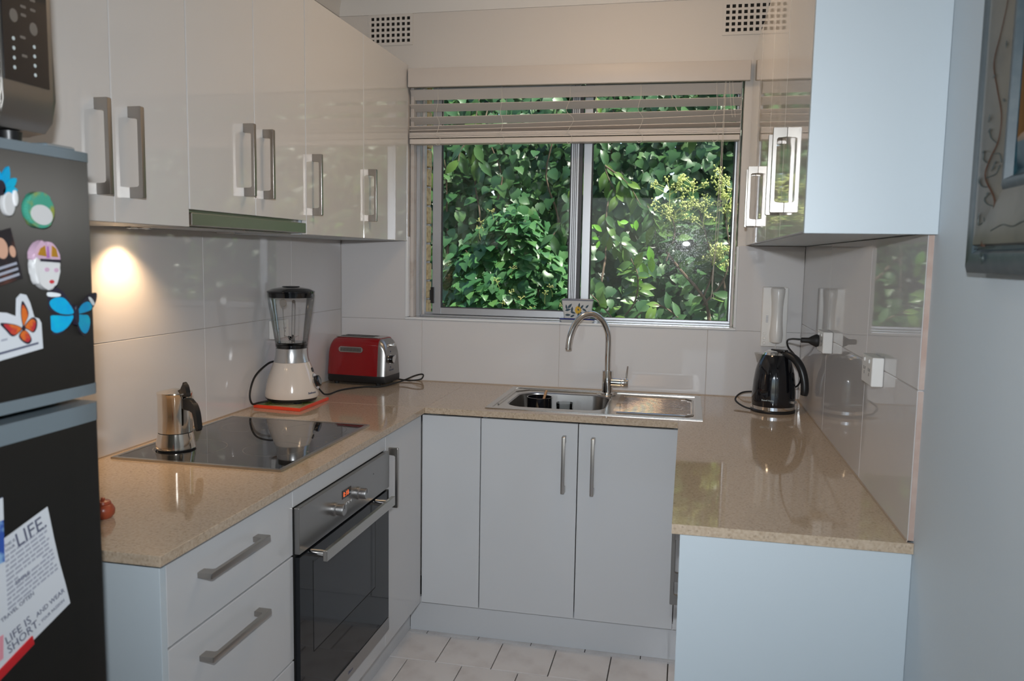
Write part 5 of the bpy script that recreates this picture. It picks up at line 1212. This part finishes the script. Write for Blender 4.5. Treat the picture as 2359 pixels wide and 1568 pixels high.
LAN = dict(mid=[0, .2, .42, .64, .84, 1], wid=[.03, .17, .235, .20, .09, 0], swp=[0, .02, .04, .04, .02, 0])
LM = {}
for key, mat, sh, kw in (('ivy0', 'ivy', IVY, {}), ('ivy1', 'ivy', HRT, dict(fold=.1, droop=.32)), ('ivyd0', 'ivy_shade', IVY, {}), ('ivyd1', 'ivy_shade', HRT, dict(droop=.3)), ('lan0', 'privet', LAN, dict(droop=.25)), ('lan1', 'privet', LAN, dict(droop=.45, fold=.28)), ('fr0', 'fresh', LAN, dict(droop=.1))):
    LM[key] = leaf_mesh('leaf', mat, **sh, **kw)
def orient(tip, nrm):
    y = Vector(tip).normalized(); z = Vector(nrm); z = (z - y * z.dot(y))
    z = z.normalized() if z.length > 1e-5 else y.orthogonal().normalized()
    x = y.cross(z)
    return Matrix(((x.x, y.x, z.x), (x.y, y.y, z.y), (x.z, y.z, z.z))).to_4x4()
def put_leaf(parent, key, p, tip, nrm, s):
    o = bpy.data.objects.new('leaf', LM[key]); COL.objects.link(o)
    o.parent = parent; o.matrix_parent_inverse = rmat(parent).inverted()
    o.matrix_basis = Matrix.Translation(p) @ orient(tip, nrm) @ Matrix.Scale(s, 4)
    return o
def leaf_stuff(parent, name, items, mat):
    vs, fs = [], []
    for key, p, tip, nrm, s in items:
        mt = Matrix.Translation(p) @ orient(tip, nrm) @ Matrix.Scale(s, 4)
        me = LM[key]; b = len(vs)
        vs += [tuple(mt @ v.co) for v in me.vertices]; fs += [tuple(b + i for i in f.vertices) for f in me.polygons]
    me = bpy.data.meshes.new(name); me.from_pydata(vs, [], fs); me.materials.append(M[mat]); me.shade_smooth()
    o = bpy.data.objects.new(name, me); COL.objects.link(o); o.parent = parent; o.matrix_parent_inverse = rmat(parent).inverted(); o['kind'] = 'stuff'
    return o
rg = random.Random(11)
U = rg.uniform
def umbel(bm, p, d, L, n=9, spread=0.03, rb=0.0032, rs=0.0011):
    """thin stalk splitting into a head of small round buds"""
    p = Vector(p); d = Vector(d).normalized(); e = p + d * L
    add_tube(bm, [p, p + d * L * 0.5 + Vector((U(-.006, .006), U(-.006, .006), 0)), e], rs, 5, 0)
    for k in range(n):
        q = e + Vector((U(-1, 1), U(-1, 1), U(-.3, 1))).normalized() * spread * U(0.6, 1)
        add_tube(bm, [e, q], rs * 0.6, 4, 0)
        bmesh.ops.create_icosphere(bm, subdivisions=1, radius=rb * U(.8, 1.2), matrix=Matrix.Translation(q))
# --- backdrop: ivy hedge
hg = root('ivy_hedge', 'tall shaded ivy hedge filling the garden behind the window', 'hedge', (0.9, 2.3, -0.6))
def hedge_y(x, z):
    return 2.05 + 0.32 * noise.noise(Vector((x * 1.6, z * 1.6, 3.1))) + 0.16 * noise.noise(Vector((x * 4.2, z * 4.2, 9.0))) + 0.10 * (z - 1.5)
items = []
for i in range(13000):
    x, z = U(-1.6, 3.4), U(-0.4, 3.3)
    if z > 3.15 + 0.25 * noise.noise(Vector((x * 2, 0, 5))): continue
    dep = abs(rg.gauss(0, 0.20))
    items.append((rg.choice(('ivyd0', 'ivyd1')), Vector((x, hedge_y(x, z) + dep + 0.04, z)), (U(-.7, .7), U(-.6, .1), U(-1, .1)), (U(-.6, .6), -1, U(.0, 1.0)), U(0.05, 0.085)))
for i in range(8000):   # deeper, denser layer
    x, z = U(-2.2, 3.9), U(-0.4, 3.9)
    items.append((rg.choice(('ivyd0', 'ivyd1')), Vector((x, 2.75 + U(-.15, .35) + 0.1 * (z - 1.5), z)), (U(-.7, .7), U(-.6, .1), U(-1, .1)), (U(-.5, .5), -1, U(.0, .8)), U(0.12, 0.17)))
leaf_stuff(hg, 'foliage', items, 'ivy_shade')
for i in range(290):
    x, z = U(-0.35, 1.95), U(1.0, 2.55)
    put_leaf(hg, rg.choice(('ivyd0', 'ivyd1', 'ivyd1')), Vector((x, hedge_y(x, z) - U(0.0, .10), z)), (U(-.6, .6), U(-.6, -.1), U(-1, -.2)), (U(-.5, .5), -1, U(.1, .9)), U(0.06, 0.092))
for k in range(6):
    x = U(-0.2, 1.9); pts = [(x + U(-.05, .05), hedge_y(x, 0.8 + 0.25 * j) + U(.02, .14), 0.6 + 0.28 * j) for j in range(8)]
    tube('stem', pts, [0.010, 0.007, 0.004], 'bark', hg, seg=6, sm=3)
# --- sunny ivy mound in front on the left
im = root('ivy_mound', 'sunlit mound of bright ivy in front of the hedge on the left', 'ivy', (0.5, 1.35, -0.6))
BL = [(0.52, 1.32, 1.52, .24), (0.34, 1.34, 1.34, .25), (0.66, 1.28, 1.30, .25), (0.45, 1.22, 1.12, .30), (0.80, 1.22, 1.06, .26), (0.20, 1.30, 1.02, .26), (0.50, 1.28, 0.80, .36), (0.90, 1.28, 0.86, .26)]
def blob_leaf(in_scale=1.0):
    while True:
        cx, cy, cz, r = rg.choice(BL)
        d = Vector((rg.gauss(0, 1), rg.gauss(0, 1) - 0.8, rg.gauss(0, 1) + 0.35)).normalized()
        p = Vector((cx, cy, cz)) + Vector((d.x * r, d.y * r * 0.8, d.z * r)) * in_scale * U(.9, 1.06)
        if all((p - Vector((a, b, c))).length > q * 0.80 * in_scale for a, b, c, q in BL): return p, d
for i in range(300):
    p, d = blob_leaf()
    put_leaf(im, rg.choice(('ivy0', 'ivy0', 'ivy1')), p, (d.x * .5 + U(-.5, .5), d.y * .4 - .2, -0.55 + U(-.4, .5)), d + Vector((U(-.4, .4), -.3, .6)), U(0.050, 0.088))
items = []
for i in range(1900):
    p, d = blob_leaf(U(.6, 1.0)); items.append((rg.choice(('ivy0', 'ivy1')), p, (d.x + U(-.6, .6), d.y, U(-1, .2)), d + Vector((U(-.5, .5), 0, .5)), U(0.045, 0.08)))
leaf_stuff(im, 'inner_foliage', items, 'ivy')
for k in range(8):
    a = rg.choice(BL); tube('stem', [(0.5 + U(-.2, .2), 1.4, -0.58), (0.5 + U(-.3, .3), 1.4, 0.4), (a[0], a[1] + 0.03, a[2] - .1), (a[0] + U(-.1, .1), a[1] - a[3] * .6, a[2] + a[3] * .6)], [0.014, 0.008, 0.003], 'bark', im, seg=6, sm=4)
bm = bmesh.new()
for x, z in ((0.40, 1.60), (0.46, 1.66), (0.38, 1.55), (0.50, 1.27), (0.56, 1.20), (0.52, 1.14), (0.62, 1.16), (0.80, 1.24), (0.76, 1.20), (0.86, 1.14), (0.84, 1.09), (0.80, 1.06), (0.90, 1.10), (0.40, 1.08), (0.20, 1.07), (0.24, 1.10), (0.17, 1.04), (0.68, 1.10), (0.55, 1.33)):
    umbel(bm, (x, 1.03 + U(-.03, .03), z), (U(-.5, .5), -.5, 1), U(.04, .08), 8, 0.024)
o = finish('flower_heads', bm, 'stalk', im, smooth=True); o['kind'] = 'stuff'

# --- shrubs with pointed leaves
def branch_leaves(parent, pts, n, s0, s1, keys, side=0.05, droop=0.5, t0=0.15):
    P = smooth_path(pts, 8); L = len(P)
    for k in range(n):
        t = t0 + (1 - t0) * (k + U(0, .8)) / n; i = min(int(t * (L - 1)), L - 2); p = P[i].lerp(P[i + 1], t * (L - 1) - i); d = (P[i + 1] - P[i]).normalized()
        sd = d.cross(Vector((U(-.3, .3), -1, U(-.3, .3)))).normalized() * (1 if k % 2 else -1)
        tip = sd * U(.5, 1) + d * U(.3, .8) + Vector((0, U(-.5, .1), -droop * U(.4, 1.3)))
        put_leaf(parent, rg.choice(keys), p, tip, Vector((U(-.4, .4), -1, U(.2, 1.1))), U(s0, s1))
ps = root('privet_shrub', 'privet shrub with pale flower sprays outside the right window pane', 'shrub', (1.45, 1.1, -0.6))
def limb(parent, pts, r, mat='bark', nm='branch'): return tube(nm, pts, r, mat, parent, seg=7, sm=6)
LB = [
 ([(1.62, 1.15, -0.55), (1.70, 1.10, 0.6), (1.66, 1.02, 1.10), (1.62, 1.0, 1.26), (1.50, 0.95, 1.40), (1.42, .93, 1.50)], [0.014, 0.010, 0.006], 16),
 ([(1.62, 1.0, 1.26), (1.66, .98, 1.40), (1.63, .96, 1.55), (1.58, .95, 1.72)], [0.006, 0.003], 22),
 ([(1.62, 1.0, 1.22), (1.72, .96, 1.36), (1.74, .95, 1.52), (1.70, .95, 1.74)], [0.006, 0.003], 22),
 ([(1.42, .93, 1.45), (1.46, .93, 1.60), (1.42, .95, 1.74)], [0.005, 0.0025], 16),
 ([(1.30, 1.0, 0.4), (1.20, .95, 0.95), (1.16, .92, 1.12), (1.02, .90, 1.28)], [0.010, 0.005, 0.003], 16),
 ([(1.16, .92, 1.10), (1.26, .90, 1.22), (1.28, .88, 1.36), (1.24, .88, 1.46)], [0.005, 0.003], 16),
 ([(1.70, 1.0, 0.9), (1.55, .95, 1.10), (1.38, .90, 1.22), (1.24, .88, 1.12)], [0.006, 0.003], 12),
 ([(1.60, 1.05, 0.8), (1.74, .98, 1.15), (1.76, .95, 1.28), (1.73, .92, 1.12)], [0.006, 0.003], 18),
 ([(1.10, 1.0, 0.6), (1.30, .95, 1.0), (1.42, .93, 1.12), (1.52, .92, 1.10)], [0.006, 0.003], 16),
 ([(0.98, .92, 0.8), (1.02, .9, 1.08), (1.14, .88, 1.13), (1.25, .86, 1.08)], [0.006, 0.0025], 12)]
for pts, r, n in LB:
    limb(ps, pts, r); branch_leaves(ps, pts, n, 0.070, 0.105, ('lan0', 'lan0', 'lan1'), t0=0.35)
for c, n in (((1.30, .90, 1.36), 3), ((1.33, .9, 1.44), 2)):
    for k in range(n): put_leaf(ps, 'fr0', Vector(c) + Vector((U(-.02, .04), 0, -k * 0.05)), (U(-.4, .4), -.2, U(-.2, 1)), (U(-.3, .3), -1, U(.1, .6)), U(.08, .10))
bm = bmesh.new()
for cx, cz, w, h_ in ((1.42, 1.78, .10, .12), (1.54, 1.80, .10, .13), (1.70, 1.82, .08, .15), (1.46, 1.68, .10, .08), (1.60, 1.70, .09, .08), (1.73, 1.72, .05, .10), (1.66, 1.48, .06, .05), (1.72, 1.46, .05, .05)):
    base = Vector((cx, 0.95, cz - h_)); top = Vector((cx + U(-.02, .02), 0.93, cz + h_ * .4))
    add_tube(bm, [base, base.lerp(top, .5) + Vector((U(-.01, .01), 0, 0)), top], 0.0022, 5)
    for k in range(17):
        st = base.lerp(top, U(.1, 1)); en = st + Vector((U(-w, w) * .8, U(-.05, .05), U(.02, .06)))
        add_tube(bm, [st, en], 0.0014, 4)
        for q in range(7):
            e2 = en + Vector((U(-.018, .018), U(-.015, .015), U(-.012, .020))); add_tube(bm, [en, e2], 0.0008, 3)
            bmesh.ops.create_icosphere(bm, subdivisions=1, radius=U(.0042, .0062), matrix=Matrix.Translation(e2))
o = finish('flower_sprays', bm, 'bud', ps, smooth=True); o['kind'] = 'stuff'
# --- overhanging tree branches along the top
ob = root('overhanging_branch', 'drooping branches with pointed grey-green leaves hanging at the top of the window', 'branch', (0.9, 0.9, 2.7))
OB = [([(0.55, 1.0, 2.75), (0.42, .88, 2.35), (0.40, .82, 2.08), (0.44, .80, 1.93)], 16), ([(0.40, .82, 2.12), (0.33, .80, 2.02), (0.32, .79, 1.96)], 6), ([(0.18, 1.0, 2.7), (0.14, .92, 2.2), (0.13, .9, 1.75), (0.15, .9, 1.5)], 16),
      ([(1.0, 1.1, 2.8), (1.02, 1.0, 2.3), (1.08, .95, 1.95), (1.16, .92, 1.78)], 18), ([(1.08, .95, 1.95), (1.20, .92, 1.86), (1.28, .90, 1.74)], 12), ([(1.02, 1.0, 2.1), (0.93, .95, 1.85), (0.90, .93, 1.66)], 14),
      ([(1.12, .94, 1.84), (1.10, .92, 1.68), (1.14, .90, 1.56), (1.22, .9, 1.52)], 14), ([(0.92, .95, 1.74), (0.84, .95, 1.62), (0.80, .94, 1.56)], 8), ([(1.24, .92, 1.80), (1.34, .92, 1.70), (1.36, .92, 1.58)], 10), ([(1.3, 1.1, 2.8), (1.42, 1.05, 2.3), (1.55, 1.0, 2.1)], 12)]
for pts, n in OB:
    limb(ob, pts, [0.005, 0.0025]); branch_leaves(ob, pts, n, 0.075, 0.115, ('lan0', 'lan1', 'lan1'), droop=0.9, t0=0.2)
for c in ((1.05, .90, 1.62), (1.08, .9, 1.60), (1.03, .9, 1.57), (1.07, .9, 1.55), (1.22, .88, 1.65), (1.26, .88, 1.66), (1.20, .88, 1.62), (1.25, .88, 1.62)):
    put_leaf(ob, 'fr0', Vector(c), (U(-.6, .6), -.2, U(-.7, .6)), (U(-.3, .3), -1, U(.1, .6)), U(.045, .06))
